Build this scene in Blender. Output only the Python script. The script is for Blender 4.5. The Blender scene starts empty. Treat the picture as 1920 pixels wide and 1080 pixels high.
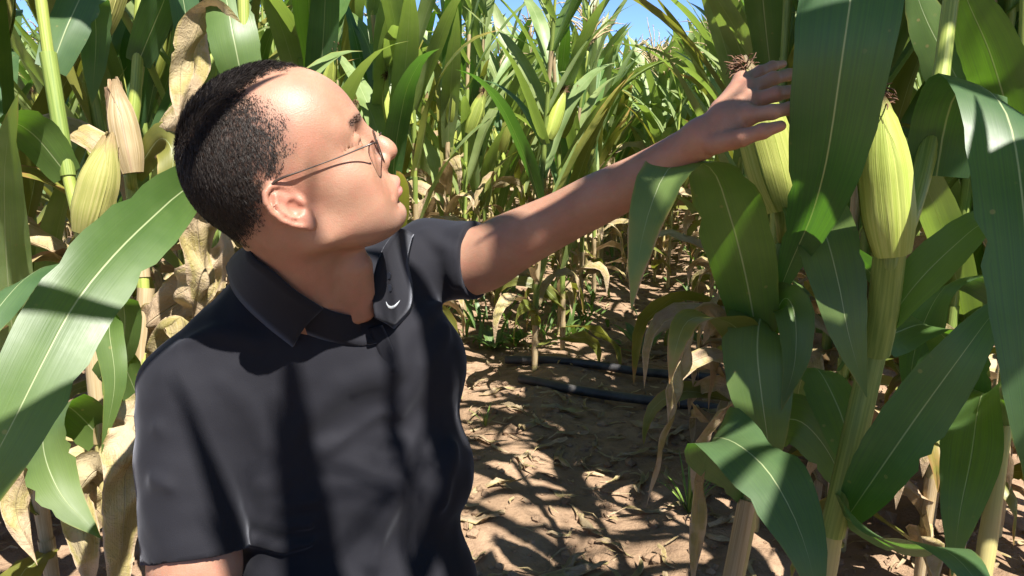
import bpy, bmesh, math, random
import numpy as np
from mathutils import Vector, Matrix

# ------------------------------------------------------------------ camera, sky, sun, exposure
scn = bpy.context.scene
col = scn.collection
FPX, PITCH, CAMZ = 1500.0, math.atan(310 / 1500.0), 1.0     # focal length in px of a 1920 px frame, downward pitch, height
cam_d = bpy.data.cameras.new('camera')
cam_d.sensor_width = 36.0
cam_d.lens = 36.0 * FPX / 1920.0
cam_d.clip_start, cam_d.clip_end = 0.02, 2000.0
cam = bpy.data.objects.new('camera', cam_d)
cam.location = (0, 0, CAMZ)
cam.rotation_euler = (math.pi / 2 - PITCH, 0, 0)
col.objects.link(cam)
scn.camera = cam

SUN = Vector((0.30, -0.43, 0.85)).normalized()              # direction from the scene towards the sun
world = bpy.data.worlds.new('World')
scn.world = world
world.use_nodes = True
wn = world.node_tree
bg = wn.nodes['Background']
sky_t = wn.nodes.new('ShaderNodeTexSky')
sky_t.sky_type = 'NISHITA'
sky_t.sun_disc = False
sky_t.sun_elevation = math.asin(SUN.z)
sky_t.sun_rotation = math.atan2(SUN.x, SUN.y)
sky_t.air_density = 0.65
sky_t.dust_density = 0.0
sky_t.altitude = 3000.0
sky_t.ozone_density = 6.0
wn.links.new(sky_t.outputs[0], bg.inputs[0])
bg.inputs[1].default_value = 0.10

sun_d = bpy.data.lights.new('sun', 'SUN')
sun_d.energy = 5.0
sun_d.angle = math.radians(0.53)
sun_d.color = (1.0, 0.955, 0.88)
sun = bpy.data.objects.new('sun', sun_d)
sun.rotation_euler = SUN.to_track_quat('Z', 'Y').to_euler()
sun.location = (0, -3, 8)
col.objects.link(sun)

scn.view_settings.view_transform = 'Standard'
scn.view_settings.look = 'None'
scn.view_settings.exposure = 1.45
scn.view_settings.gamma = 1.0
scn.view_settings.use_curve_mapping = False
scn.cycles.max_bounces = 6
scn.cycles.diffuse_bounces = 4
scn.cycles.glossy_bounces = 3
scn.cycles.transmission_bounces = 4
scn.cycles.transparent_max_bounces = 6
scn.cycles.use_denoising = True
scn.cycles.sample_clamp_indirect = 6.0
scn.cycles.caustics_reflective = False
scn.cycles.caustics_refractive = False

rng = random.Random(11)
CP, SP = math.cos(PITCH), math.sin(PITCH)


def W(px, py, d):
    """World point that stands d metres in front of the lens, seen at photo pixel (px, py)."""
    x = (px - 960.0) / FPX * d
    v = (540.0 - py) / FPX * d
    return np.array((x, d * CP + v * SP, CAMZ - d * SP + v * CP))


def cam_dir(r, u, t):
    """World direction from camera-space right / up / towards-the-lens components."""
    a = np.array((r, 0, 0)) + u * np.array((0, SP, CP)) + t * np.array((0, -CP, SP))
    return a / np.linalg.norm(a)


# ------------------------------------------------------------------ object helpers
def link(name, data, parent=None, loc=None):
    o = bpy.data.objects.new(name, data)
    col.objects.link(o)
    if parent is not None:
        o.parent = parent
    if loc is not None:
        o.location = loc
    return o


def tag(o, label=None, cat=None, group=None, kind=None):
    if label: o['label'] = label
    if cat: o['category'] = cat
    if group: o['group'] = group
    if kind: o['kind'] = kind
    return o


def mesh(name, verts, faces, mat=None, uvs=None, smooth=True, attrs=None):
    me = bpy.data.meshes.new(name)
    me.from_pydata([tuple(map(float, v)) for v in verts], [], [tuple(int(i) for i in f) for f in faces])
    if uvs is not None:
        ul = me.uv_layers.new(name='UVMap')
        li = np.zeros(len(me.loops), dtype=np.int32)
        me.loops.foreach_get('vertex_index', li)
        ul.data.foreach_set('uv', np.asarray(uvs, dtype=np.float32)[li].ravel())
    if attrs:
        for k, a in attrs.items():
            at = me.attributes.new(k, 'FLOAT', 'POINT')
            at.data.foreach_set('value', np.asarray(a, dtype=np.float32))
    if mat: me.materials.append(mat)
    if smooth:
        me.polygons.foreach_set('use_smooth', np.ones(len(me.polygons), dtype=bool))
    me.update()
    return me


def mesh_np(name, V, Q, mat=None, attrs=None):
    """Fast mesh from numpy verts and quads."""
    me = bpy.data.meshes.new(name)
    n, m = len(V), len(Q)
    me.vertices.add(n); me.loops.add(m * 4); me.polygons.add(m)
    me.vertices.foreach_set('co', np.asarray(V, np.float32).ravel())
    me.loops.foreach_set('vertex_index', np.asarray(Q, np.int32).ravel())
    me.polygons.foreach_set('loop_start', np.arange(0, m * 4, 4, dtype=np.int32))
    me.update(calc_edges=True)
    me.validate()
    me.polygons.foreach_set('use_smooth', np.ones(len(me.polygons), dtype=bool))
    if attrs:
        for k, a in attrs.items():
            at = me.attributes.new(k, 'FLOAT', 'POINT')
            at.data.foreach_set('value', np.asarray(a, dtype=np.float32))
    if mat: me.materials.append(mat)
    return me


def spline(pts, n):
    """Catmull-Rom through pts (any dimension), n + 1 samples, roughly even in length."""
    P = np.asarray(pts, float)
    if len(P) == 2:
        t = np.linspace(0, 1, n + 1)[:, None]
        return P[0] * (1 - t) + P[1] * t
    Q = np.vstack([2 * P[0] - P[1], P, 2 * P[-1] - P[-2]])
    out = []
    for i in range(1, len(Q) - 2):
        t = np.linspace(0, 1, 17)[:-1][:, None]
        a, b, c, d = Q[i - 1], Q[i], Q[i + 1], Q[i + 2]
        out.append(.5 * ((2 * b) + (c - a) * t + (2 * a - 5 * b + 4 * c - d) * t ** 2 + (3 * b - a - 3 * c + d) * t ** 3))
    S = np.vstack(out + [Q[-2][None]])
    L = np.r_[0, np.cumsum(np.linalg.norm(np.diff(S[:, :3], axis=0), axis=1))]
    s = np.linspace(0, L[-1], n + 1)
    return np.stack([np.interp(s, L, S[:, k]) for k in range(S.shape[1])], 1)


def tube(pts, radii, nseg=10, cap=True, n=None, ell=None):
    """Tube along pts; returns verts, faces, uvs. ell scales the second axis."""
    P = np.asarray(pts, float)
    R = np.asarray(radii, float) if np.ndim(radii) else np.full(len(P), radii)
    if n:
        Z = spline(np.c_[P, R], n); P, R = Z[:, :3], Z[:, 3]
    T = np.gradient(P, axis=0)
    T /= np.linalg.norm(T, axis=1)[:, None] + 1e-12
    ref = np.array((0.03, 1.0, 0.02)) if abs(T[0][1]) < .8 else np.array((1.0, .02, .03))
    V, F, U = [], [], []
    for i in range(len(P)):
        a = np.cross(T[i], ref); a /= np.linalg.norm(a)
        b = np.cross(T[i], a); ref = np.cross(a, T[i])
        for j in range(nseg):
            th = 2 * math.pi * j / nseg
            V.append(P[i] + R[i] * (a * math.cos(th) + b * math.sin(th) * (ell or 1)))
            U.append((j / nseg, i / (len(P) - 1)))
    for i in range(len(P) - 1):
        for j in range(nseg):
            k = (j + 1) % nseg
            F.append((i * nseg + j, i * nseg + k, (i + 1) * nseg + k, (i + 1) * nseg + j))
    if cap:
        F.append(tuple(range(nseg))[::-1])
        F.append(tuple((len(P) - 1) * nseg + j for j in range(nseg)))
    return V, F, U


class Acc:
    """Collects shapes into one mesh."""
    def __init__(s): s.V, s.F, s.U = [], [], []
    def add(s, V, F, U=None):
        o = len(s.V)
        s.V.extend(V); s.F.extend([tuple(i + o for i in f) for f in F]); s.U.extend(U if U is not None else [(0, 0)] * len(V))
    def mesh(s, name, mat, smooth=True): return mesh(name, s.V, s.F, mat, s.U, smooth)


def vnoise(p, scale, seed=0):
    """Smooth value noise, -1..1."""
    q = p * scale + seed * 17.31
    i = np.floor(q).astype(np.int64); f = q - i; f = f * f * (3 - 2 * f)
    out = 0
    for dx in (0, 1):
        for dy in (0, 1):
            for dz in (0, 1):
                k = (i[:, 0] + dx) * 374761393 + (i[:, 1] + dy) * 668265263 + (i[:, 2] + dz) * 2147483647 + seed * 1013
                k = (k ^ (k >> 13)) * 1274126177; k = k ^ (k >> 16)
                r = (k & 0xffff) / 32767.5 - 1
                w = (f[:, 0] if dx else 1 - f[:, 0]) * (f[:, 1] if dy else 1 - f[:, 1]) * (f[:, 2] if dz else 1 - f[:, 2])
                out = out + r * w
    return out


# ------------------------------------------------------------------ node helpers
class NT:
    def __init__(s, name):
        s.m = bpy.data.materials.new(name); s.m.use_nodes = True
        s.t = s.m.node_tree; s.n = s.t.nodes
        s.b = s.n['Principled BSDF']; s.out = s.n['Material Output']
    def new(s, t, **kw):
        x = s.n.new('ShaderNode' + t)
        for k, v in kw.items():
            if hasattr(x, k): setattr(x, k, v)
            else: s.set(x.inputs[k], v)
        return x
    def set(s, sock, v):
        if hasattr(v, 'is_output'): s.t.links.new(v, sock)
        elif v is not None: sock.default_value = v
    def math(s, op, a, b=None, c=None, clamp=False):
        x = s.new('Math', operation=op, use_clamp=clamp)
        for i, v in enumerate((a, b, c)):
            if v is not None: s.set(x.inputs[i], v)
        return x.outputs[0]
    def mix(s, f, a, b):
        x = s.new('Mix', data_type='RGBA')
        s.set(x.inputs[0], f); s.set(x.inputs[6], a); s.set(x.inputs[7], b)
        return x.outputs[2]
    def ramp(s, v, lo, hi, a=0.0, b=1.0):
        x = s.new('MapRange', interpolation_type='SMOOTHSTEP')
        for i, q in enumerate((v, lo, hi, a, b)): s.set(x.inputs[i], q)
        return x.outputs[0]
    def noise(s, scale, vec=None, detail=3.0, rough=.55, dist=0.0):
        x = s.new('TexNoise'); x.inputs['Scale'].default_value = scale
        x.inputs['Detail'].default_value = detail; x.inputs['Roughness'].default_value = rough
        x.inputs['Distortion'].default_value = dist
        if vec is not None: s.set(x.inputs['Vector'], vec)
        return x.outputs['Fac']
    def bump(s, h, strength, dist, nrm=None):
        x = s.new('Bump'); x.inputs['Strength'].default_value = strength; x.inputs['Distance'].default_value = dist
        s.set(x.inputs['Height'], h)
        if nrm is not None: s.set(x.inputs['Normal'], nrm)
        return x.outputs[0]
    def attr(s, name): return s.new('Attribute', attribute_name=name).outputs['Fac']
    def P(s, **kw):
        for k, v in kw.items(): s.set(s.b.inputs[k.replace('_', ' ')], v)


def C(r, g, b): return (r, g, b, 1.0)
# ------------------------------------------------------------------ materials
M = {}


def leaf_mat(name, dark, light, trans, edge, dry_amt, trans_fac=.34, rough=.36, rib=(.46, .52, .27), spec=.5, crumple=0.0):
    t = NT(name)
    uv = t.new('UVMap').outputs[0]
    sx = t.new('SeparateXYZ'); t.set(sx.inputs[0], uv)
    u, v = sx.outputs[0], sx.outputs[1]
    au = t.math('ABSOLUTE', t.math('SUBTRACT', u, .5))                       # 0 at the midrib, .5 at the edge
    geo = t.new('NewGeometry').outputs['Position']
    rnd = t.new('ObjectInfo').outputs['Random']
    n1 = t.noise(9.0, geo, 3); n2 = t.noise(60.0, geo, 2)
    st = t.new('CombineXYZ'); t.set(st.inputs[0], t.math('MULTIPLY', u, 46.0)); t.set(st.inputs[1], t.math('MULTIPLY', v, 2.2)); t.set(st.inputs[2], t.math('MULTIPLY', rnd, 40.0))
    vein = t.noise(1.0, st.outputs[0], 2, .6)
    c = t.mix(t.ramp(n1, .3, .7), dark, light)
    c = t.mix(t.math('MULTIPLY', t.ramp(vein, .40, .66), .14), c, light)
    hv = t.new('HueSaturation'); t.set(hv.inputs['Color'], c)
    t.set(hv.inputs['Hue'], t.math('ADD', .485, t.math('MULTIPLY', rnd, .03)))
    t.set(hv.inputs['Value'], t.math('ADD', .82, t.math('MULTIPLY', t.math('FRACT', t.math('MULTIPLY', rnd, 7.31)), .36)))
    c = hv.outputs[0]
    vo = t.new('TexVoronoi'); vo.inputs['Scale'].default_value = 46; t.set(vo.inputs['Vector'], geo); vo.inputs['Randomness'].default_value = 1.0
    spot = t.math('MULTIPLY', t.ramp(vo.outputs['Distance'], .17, .09), t.ramp(t.noise(7.0, geo, 2), .54, .66))
    c = t.mix(t.math('MULTIPLY', spot, .75), c, C(.34, .26, .10))
    c = t.mix(t.math('MULTIPLY', t.ramp(t.noise(3.5, geo, 5, .7), .45, .75), .25), c, t.mix(.4, light, C(.28, .31, .13)))
    # drying from the tip and the margins, each leaf differently
    dr = t.math('ADD', t.math('MULTIPLY', t.math('POWER', v, 3.0), .55), t.math('MULTIPLY', t.math('POWER', t.math('MULTIPLY', au, 2.0), 6.0), .34))
    dr = t.math('ADD', dr, t.math('MULTIPLY', t.math('SUBTRACT', t.noise(14.0, geo, 4), .5), 1.1))
    dr = t.math('ADD', dr, dry_amt)
    drm = t.ramp(dr, .62, .86)
    yel = t.ramp(dr, .42, .74)
    c = t.mix(t.math('MULTIPLY', yel, .75), c, C(.30, .27, .05))
    c = t.mix(drm, c, edge)
    ribm = t.math('MULTIPLY', t.ramp(au, t.math('ADD', .008, t.math('MULTIPLY', t.math('SUBTRACT', 1.0, v), .015)), .004), t.ramp(v, .98, .75))
    c = t.mix(t.math('MULTIPLY', ribm, .8), c, C(*rib))
    h = t.math('ADD', t.math('MULTIPLY', vein, .5), t.math('MULTIPLY', ribm, -1.4))
    h = t.math('ADD', h, t.math('MULTIPLY', n1, .8))
    if crumple:
        cr = t.noise(38.0, geo, 5, .7, 1.2)
        c = t.mix(t.ramp(t.noise(22.0, geo, 5, .75, .8), .54, .72, 0.0, .55), c, C(.19, .12, .07))
        c = t.mix(t.ramp(vein, .5, .75, 0.0, .5), c, C(.50, .40, .27))
        h = t.math('ADD', h, t.math('MULTIPLY', cr, 3.0))
    bp = t.bump(h, .26 + .5 * crumple, .0014 + .0016 * crumple)
    t.P(Base_Color=c, Roughness=t.math('ADD', rough, t.math('MULTIPLY', n2, .16)), Normal=bp)
    t.b.inputs['Specular IOR Level'].default_value = spec
    tr = t.new('BsdfTranslucent')
    tc = t.mix(t.ramp(vein, .3, .7), trans, t.mix(.5, trans, dark))
    tc = t.mix(drm, tc, edge)
    tc = t.mix(t.math('MULTIPLY', ribm, .6), tc, C(.20, .30, .05))
    t.set(tr.inputs[0], tc); t.set(tr.inputs['Normal'], bp)
    mx = t.new('MixShader'); mx.inputs[0].default_value = trans_fac
    t.t.links.new(t.b.outputs[0], mx.inputs[1]); t.t.links.new(tr.outputs[0], mx.inputs[2])
    t.t.links.new(mx.outputs[0], t.out.inputs[0])
    return t.m


M['leaf'] = leaf_mat('leaf_green', C(.070, .130, .030), C(.125, .200, .055), C(.16, .36, .015), C(.33, .22, .10), -.10)
M['leaf_tipdry'] = leaf_mat('leaf_tipdry', C(.070, .130, .030), C(.125, .200, .055), C(.16, .36, .015), C(.42, .27, .13), .10)
M['leaf_blue'] = leaf_mat('leaf_bluish', C(.040, .095, .035), C(.080, .150, .058), C(.13, .34, .02), C(.36, .25, .13), -.16)
M['leaf_far'] = leaf_mat('leaf_pale', C(.155, .225, .065), C(.275, .350, .145), C(.34, .50, .06), C(.38, .27, .12), -.05)
M['leaf_yellowing'] = leaf_mat('leaf_yellowing', C(.12, .15, .03), C(.22, .22, .05), C(.32, .34, .03), C(.38, .22, .08), .22)
M['leaf_dry'] = leaf_mat('leaf_dry', C(.32, .235, .140), C(.54, .42, .27), C(.42, .28, .14), C(.52, .39, .25), .42, .20, .66, (.44, .34, .21), .15, crumple=1.0)


def stalk_mat():
    t = NT('stalk')
    uv = t.new('UVMap').outputs[0]; sx = t.new('SeparateXYZ'); t.set(sx.inputs[0], uv)
    geo = t.new('NewGeometry').outputs['Position']
    sp = t.new('SeparateXYZ'); t.set(sp.inputs[0], geo)
    st = t.new('CombineXYZ'); t.set(st.inputs[0], t.math('MULTIPLY', sx.outputs[0], 26.0)); t.set(st.inputs[1], t.math('MULTIPLY', sx.outputs[1], 5.0))
    g = t.noise(1.0, st.outputs[0], 3)
    c = t.mix(t.ramp(g, .3, .7), C(.20, .26, .045), C(.36, .40, .09))
    low = t.ramp(t.math('ADD', sp.outputs[2], t.math('MULTIPLY', t.noise(6.0, geo), .5)), .95, .45)
    c = t.mix(t.math('MULTIPLY', low, .75), c, C(.44, .33, .17))
    t.P(Base_Color=c, Roughness=.5, Normal=t.bump(g, .4, .001))
    return t.m


def sheath_mat(name, a, b):
    t = NT(name)
    uv = t.new('UVMap').outputs[0]; sx = t.new('SeparateXYZ'); t.set(sx.inputs[0], uv)
    st = t.new('CombineXYZ'); t.set(st.inputs[0], t.math('MULTIPLY', sx.outputs[0], 30.0)); t.set(st.inputs[1], t.math('MULTIPLY', sx.outputs[1], 1.6)); t.set(st.inputs[2], t.new('ObjectInfo').outputs['Random'])
    g = t.noise(1.0, st.outputs[0], 3, .6)
    c = t.mix(t.ramp(g, .3, .7), a, b)
    t.P(Base_Color=c, Roughness=.5, Normal=t.bump(g, .5, .0012))
    t.b.inputs['Subsurface Weight'].default_value = 0.0
    tr = t.new('BsdfTranslucent'); t.set(tr.inputs[0], c)
    mx = t.new('MixShader'); mx.inputs[0].default_value = .18
    t.t.links.new(t.b.outputs[0], mx.inputs[1]); t.t.links.new(tr.outputs[0], mx.inputs[2]); t.t.links.new(mx.outputs[0], t.out.inputs[0])
    return t.m


M['stalk'] = stalk_mat()
M['sheath'] = sheath_mat('sheath', C(.16, .24, .045), C(.30, .37, .09))
M['sheath_dry'] = sheath_mat('sheath_dry', C(.36, .26, .13), C(.52, .41, .25))


def husk_mat(name, a, b, tip):
    t = NT(name)
    uv = t.new('UVMap').outputs[0]; sx = t.new('SeparateXYZ'); t.set(sx.inputs[0], uv)
    rnd = t.new('ObjectInfo').outputs['Random']
    st = t.new('CombineXYZ'); t.set(st.inputs[0], t.math('MULTIPLY', sx.outputs[0], 24.0)); t.set(st.inputs[1], t.math('MULTIPLY', sx.outputs[1], 1.1)); t.set(st.inputs[2], t.math('MULTIPLY', rnd, 30.0))
    g = t.noise(1.0, st.outputs[0], 3, .65)
    geo = t.new('NewGeometry').outputs['Position']
    n = t.noise(25.0, geo, 3)
    c = t.mix(t.ramp(g, .32, .68), a, b)
    c = t.mix(t.math('MULTIPLY', t.ramp(n, .5, .75), .35), c, a)
    c = t.mix(t.math('MULTIPLY', t.ramp(t.math('ADD', sx.outputs[1], t.math('MULTIPLY', t.math('SUBTRACT', n, .5), .5)), .78, .97), .85), c, tip)
    hv = t.new('HueSaturation'); t.set(hv.inputs['Color'], c); t.set(hv.inputs['Value'], t.math('ADD', .72, t.math('MULTIPLY', rnd, .5))); t.set(hv.inputs['Hue'], t.math('ADD', .488, t.math('MULTIPLY', t.math('FRACT', t.math('MULTIPLY', rnd, 5.7)), .024)))
    c = hv.outputs[0]
    t.P(Base_Color=c, Roughness=.52, Normal=t.bump(t.math('ADD', g, t.math('MULTIPLY', n, .6)), .7, .0018))
    tr = t.new('BsdfTranslucent'); t.set(tr.inputs[0], c)
    mx = t.new('MixShader'); mx.inputs[0].default_value = .15
    t.t.links.new(t.b.outputs[0], mx.inputs[1]); t.t.links.new(tr.outputs[0], mx.inputs[2]); t.t.links.new(mx.outputs[0], t.out.inputs[0])
    return t.m


M['husk'] = husk_mat('husk', C(.32, .39, .065), C(.44, .48, .12), C(.24, .15, .075))
M['husk_pale'] = husk_mat('husk_pale', C(.34, .35, .08), C(.55, .50, .18), C(.46, .32, .16))
M['husk_dry'] = husk_mat('husk_dry', C(.40, .28, .14), C(.58, .44, .27), C(.36, .24, .13))


def plain(name, c1, c2, scale, rough, bump=0.0, bd=.001, spec=.4):
    t = NT(name); geo = t.new('TexCoord').outputs['Object']
    n = t.noise(scale, geo, 4)
    t.P(Base_Color=t.mix(t.ramp(n, .3, .7), c1, c2), Roughness=rough)
    t.b.inputs['Specular IOR Level'].default_value = spec
    if bump: t.P(Normal=t.bump(t.noise(scale * 3, geo, 4), bump, bd))
    return t.m


M['silk'] = plain('silk', C(.07, .035, .02), C(.22, .11, .06), 120, .7)
M['tassel'] = plain('tassel', C(.34, .25, .12), C(.50, .38, .22), 60, .7)
M['rubber'] = plain('rubber', C(.018, .018, .021), C(.06, .056, .054), 14, .42, .3, .002)
M['twig'] = plain('twig', C(.22, .14, .08), C(.40, .28, .16), 40, .8)
M['weed'] = plain('weed', C(.10, .18, .03), C(.22, .30, .06), 30, .5)
M['frame'] = plain('frame', C(.035, .022, .018), C(.06, .04, .03), 60, .28)
M['button'] = plain('button', C(.012, .012, .014), C(.02, .02, .022), 60, .35)
M['emblem'] = plain('emblem', C(.42, .44, .46), C(.50, .52, .54), 60, .5)
M['trousers'] = plain('trousers', C(.012, .013, .018), C(.022, .023, .03), 30, .8)
M['shoe'] = plain('shoe', C(.02, .02, .02), C(.05, .045, .04), 30, .5)


def glass_mat():
    t = NT('lens')
    g = t.new('BsdfGlossy'); g.inputs['Roughness'].default_value = .02
    tp = t.new('BsdfTransparent'); tp.inputs[0].default_value = (.985, .99, .99, 1)
    fr = t.new('Fresnel'); fr.inputs[0].default_value = 1.22
    mx = t.new('MixShader')
    t.set(mx.inputs[0], t.math('MULTIPLY', fr.outputs[0], .35)); t.t.links.new(tp.outputs[0], mx.inputs[1]); t.t.links.new(g.outputs[0], mx.inputs[2])
    t.t.links.new(mx.outputs[0], t.out.inputs[0])
    return t.m


M['lens'] = glass_mat()


def skin_mat():
    t = NT('skin')
    geo = t.new('TexCoord').outputs['Object']
    n1 = t.noise(22, geo, 4); n2 = t.noise(900, geo, 2); n3 = t.noise(160, geo, 3)
    c = t.mix(t.ramp(n1, .25, .75), C(.285, .148, .094), C(.37, .208, .138))
    c = t.mix(t.math('MULTIPLY', t.ramp(t.noise(34, geo, 4, .65), .42, .70), .40), c, C(.40, .165, .115))
    c = t.mix(t.math('MULTIPLY', t.ramp(n3, .45, .75), .30), c, C(.38, .150, .105))
    c = t.mix(t.math('MULTIPLY', t.attr('ear'), .45), c, C(.50, .185, .14))
    c = t.mix(t.math('MULTIPLY', t.attr('beard'), .30), c, C(.22, .17, .15))
    c = t.mix(t.math('MULTIPLY', t.attr('lips'), .75), c, C(.46, .17, .15))
    c = t.mix(t.math('MULTIPLY', t.attr('brow'), .7), c, C(.07, .05, .045))
    sp = t.noise(700, geo, 2)
    st = t.math('MULTIPLY', t.attr('stubble'), t.ramp(sp, .25, .6, .72, 1.0))
    c = t.mix(t.math('MULTIPLY', st, .92), c, C(.026, .020, .018))
    pores = t.new('TexVoronoi'); pores.inputs['Scale'].default_value = 620; t.set(pores.inputs['Vector'], geo)
    c = t.mix(t.math('MULTIPLY', t.ramp(t.noise(75, geo, 5, .7), .52, .72), .30), c, C(.33, .165, .11))
    h = t.math('ADD', t.math('MULTIPLY', n2, .5), t.math('ADD', n3, t.math('MULTIPLY', pores.outputs['Distance'], .8)))
    t.P(Base_Color=c, Roughness=t.math('ADD', t.math('ADD', .40, t.math('MULTIPLY', n1, .16)), t.math('MULTIPLY', t.attr('stubble'), .25)), Normal=t.bump(h, .18, .0012))
    t.b.inputs['Subsurface Weight'].default_value = .15
    t.b.inputs['Subsurface Radius'].default_value = (.009, .0035, .0018)
    t.b.inputs['Subsurface Scale'].default_value = 1.0
    t.b.inputs['Specular IOR Level'].default_value = .38
    return t.m


M['skin'] = skin_mat()


def hair_mat():
    t = NT('hair')
    t.P(Base_Color=t.mix(t.noise(300, t.new('TexCoord').outputs['Object'], 2), C(.010, .008, .007), C(.030, .022, .018)), Roughness=.6)
    t.b.inputs['Specular IOR Level'].default_value = .25
    return t.m


M['hair'] = hair_mat()


def shirt_mat():
    t = NT('shirt')
    geo = t.new('TexCoord').outputs['Object']
    n = t.noise(9, geo, 3)
    w = t.new('TexVoronoi'); w.inputs['Scale'].default_value = 900; t.set(w.inputs['Vector'], geo)
    bp = t.bump(w.outputs['Distance'], .25, .0006, t.bump(t.noise(16, geo, 3, .5, .4), .14, .006))
    t.P(Base_Color=t.mix(n, C(.009, .009, .012), C(.015, .015, .020)), Roughness=.82, Normal=bp)
    t.b.inputs['Specular IOR Level'].default_value = .16
    t.b.inputs['Sheen Weight'].default_value = .18
    t.b.inputs['Sheen Roughness'].default_value = .4
    t.b.inputs['Sheen Tint'].default_value = (.75, .78, .9, 1)
    return t.m


M['shirt'] = shirt_mat()
# ================================================================== ground
def ground_z(x, y):
    p = np.stack([x, y, np.zeros_like(x)], 1)
    n = (x * math.cos(ROW_G) - y * math.sin(ROW_G))
    z = .020 * vnoise(p, 1.3, 1) + .013 * vnoise(p, 4.5, 2) + .008 * vnoise(p, 13, 3) + .005 * np.abs(vnoise(p, 34, 4)) + .0025 * vnoise(p, 80, 6)
    z += .018 * np.cos((n + .2) / .6 * 2 * math.pi + math.pi)
    fade = np.clip((14 - y) / 6, .15, 1)
    return z * fade


ROW_G = math.atan(330 / 1500.0)


def soil_mat():
    t = NT('soil')
    geo = t.new('NewGeometry').outputs['Position']
    n1 = t.noise(2.2, geo, 5); n2 = t.noise(16, geo, 6, .65); n3 = t.noise(120, geo, 4, .7)
    c = t.mix(t.ramp(n1, .3, .7), C(.25, .165, .102), C(.37, .25, .162))
    c = t.mix(t.math('MULTIPLY', t.ramp(n2, .42, .72), .6), c, C(.12, .075, .048))
    c = t.mix(t.math('MULTIPLY', t.ramp(n3, .55, .8), .5), c, C(.36, .26, .17))
    h = t.math('ADD', n2, t.math('MULTIPLY', n3, .35))
    t.P(Base_Color=c, Roughness=.93, Normal=t.bump(h, .9, .018))
    t.b.inputs['Specular IOR Level'].default_value = .15
    return t.m


M['soil'] = soil_mat()
xs = np.unique(np.r_[np.linspace(-3, 5, 330), np.linspace(-14, 18, 200), np.linspace(-120, 120, 40), np.linspace(-600, 600, 13)])
ys = np.unique(np.r_[np.linspace(-1.5, 5.5, 300), np.linspace(-6, 16, 160), np.linspace(-80, 160, 40), np.linspace(-600, 900, 16)])
X, Y = np.meshgrid(xs, ys, indexing='ij')
Zg = ground_z(X.ravel(), Y.ravel())
nx, ny = len(xs), len(ys)
ii = (np.arange(nx - 1)[:, None] * ny + np.arange(ny - 1)[None]).ravel()
ground = link('ground', mesh_np('ground', np.stack([X.ravel(), Y.ravel(), Zg], 1), np.stack([ii, ii + ny, ii + ny + 1, ii + 1], 1), M['soil']))
tag(ground, 'brown crumbly bare soil of the maize field', None, None, 'structure')


ZG = Zg.reshape(nx, ny)


def gz(x, y):
    """Height of the ground sheet at (x, y)."""
    i = int(min(max(np.searchsorted(xs, x) - 1, 0), nx - 2)); j = int(min(max(np.searchsorted(ys, y) - 1, 0), ny - 2))
    a = (x - xs[i]) / (xs[i + 1] - xs[i]); b = (y - ys[j]) / (ys[j + 1] - ys[j])
    return float((ZG[i, j] * (1 - a) + ZG[i + 1, j] * a) * (1 - b) + (ZG[i, j + 1] * (1 - a) + ZG[i + 1, j + 1] * a) * b)


def G(px, py, up=0.0):
    """Ground point under photo pixel (px, py)."""
    d = CAMZ / ((py - 540.0) / FPX * CP + SP)
    p = W(px, py, d)
    p[2] = gz(p[0], p[1]) + up
    return p


# ================================================================== maize plants
ROW_A = math.atan((1290 - 960) / FPX)                        # the rows run away to the right of straight ahead


def row_xy(n, s):
    """Point on the ground: n metres to the right of the camera across the rows, s metres along them."""
    return (n * math.cos(ROW_A) + s * math.sin(ROW_A), s * math.cos(ROW_A) - n * math.sin(ROW_A))


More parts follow.
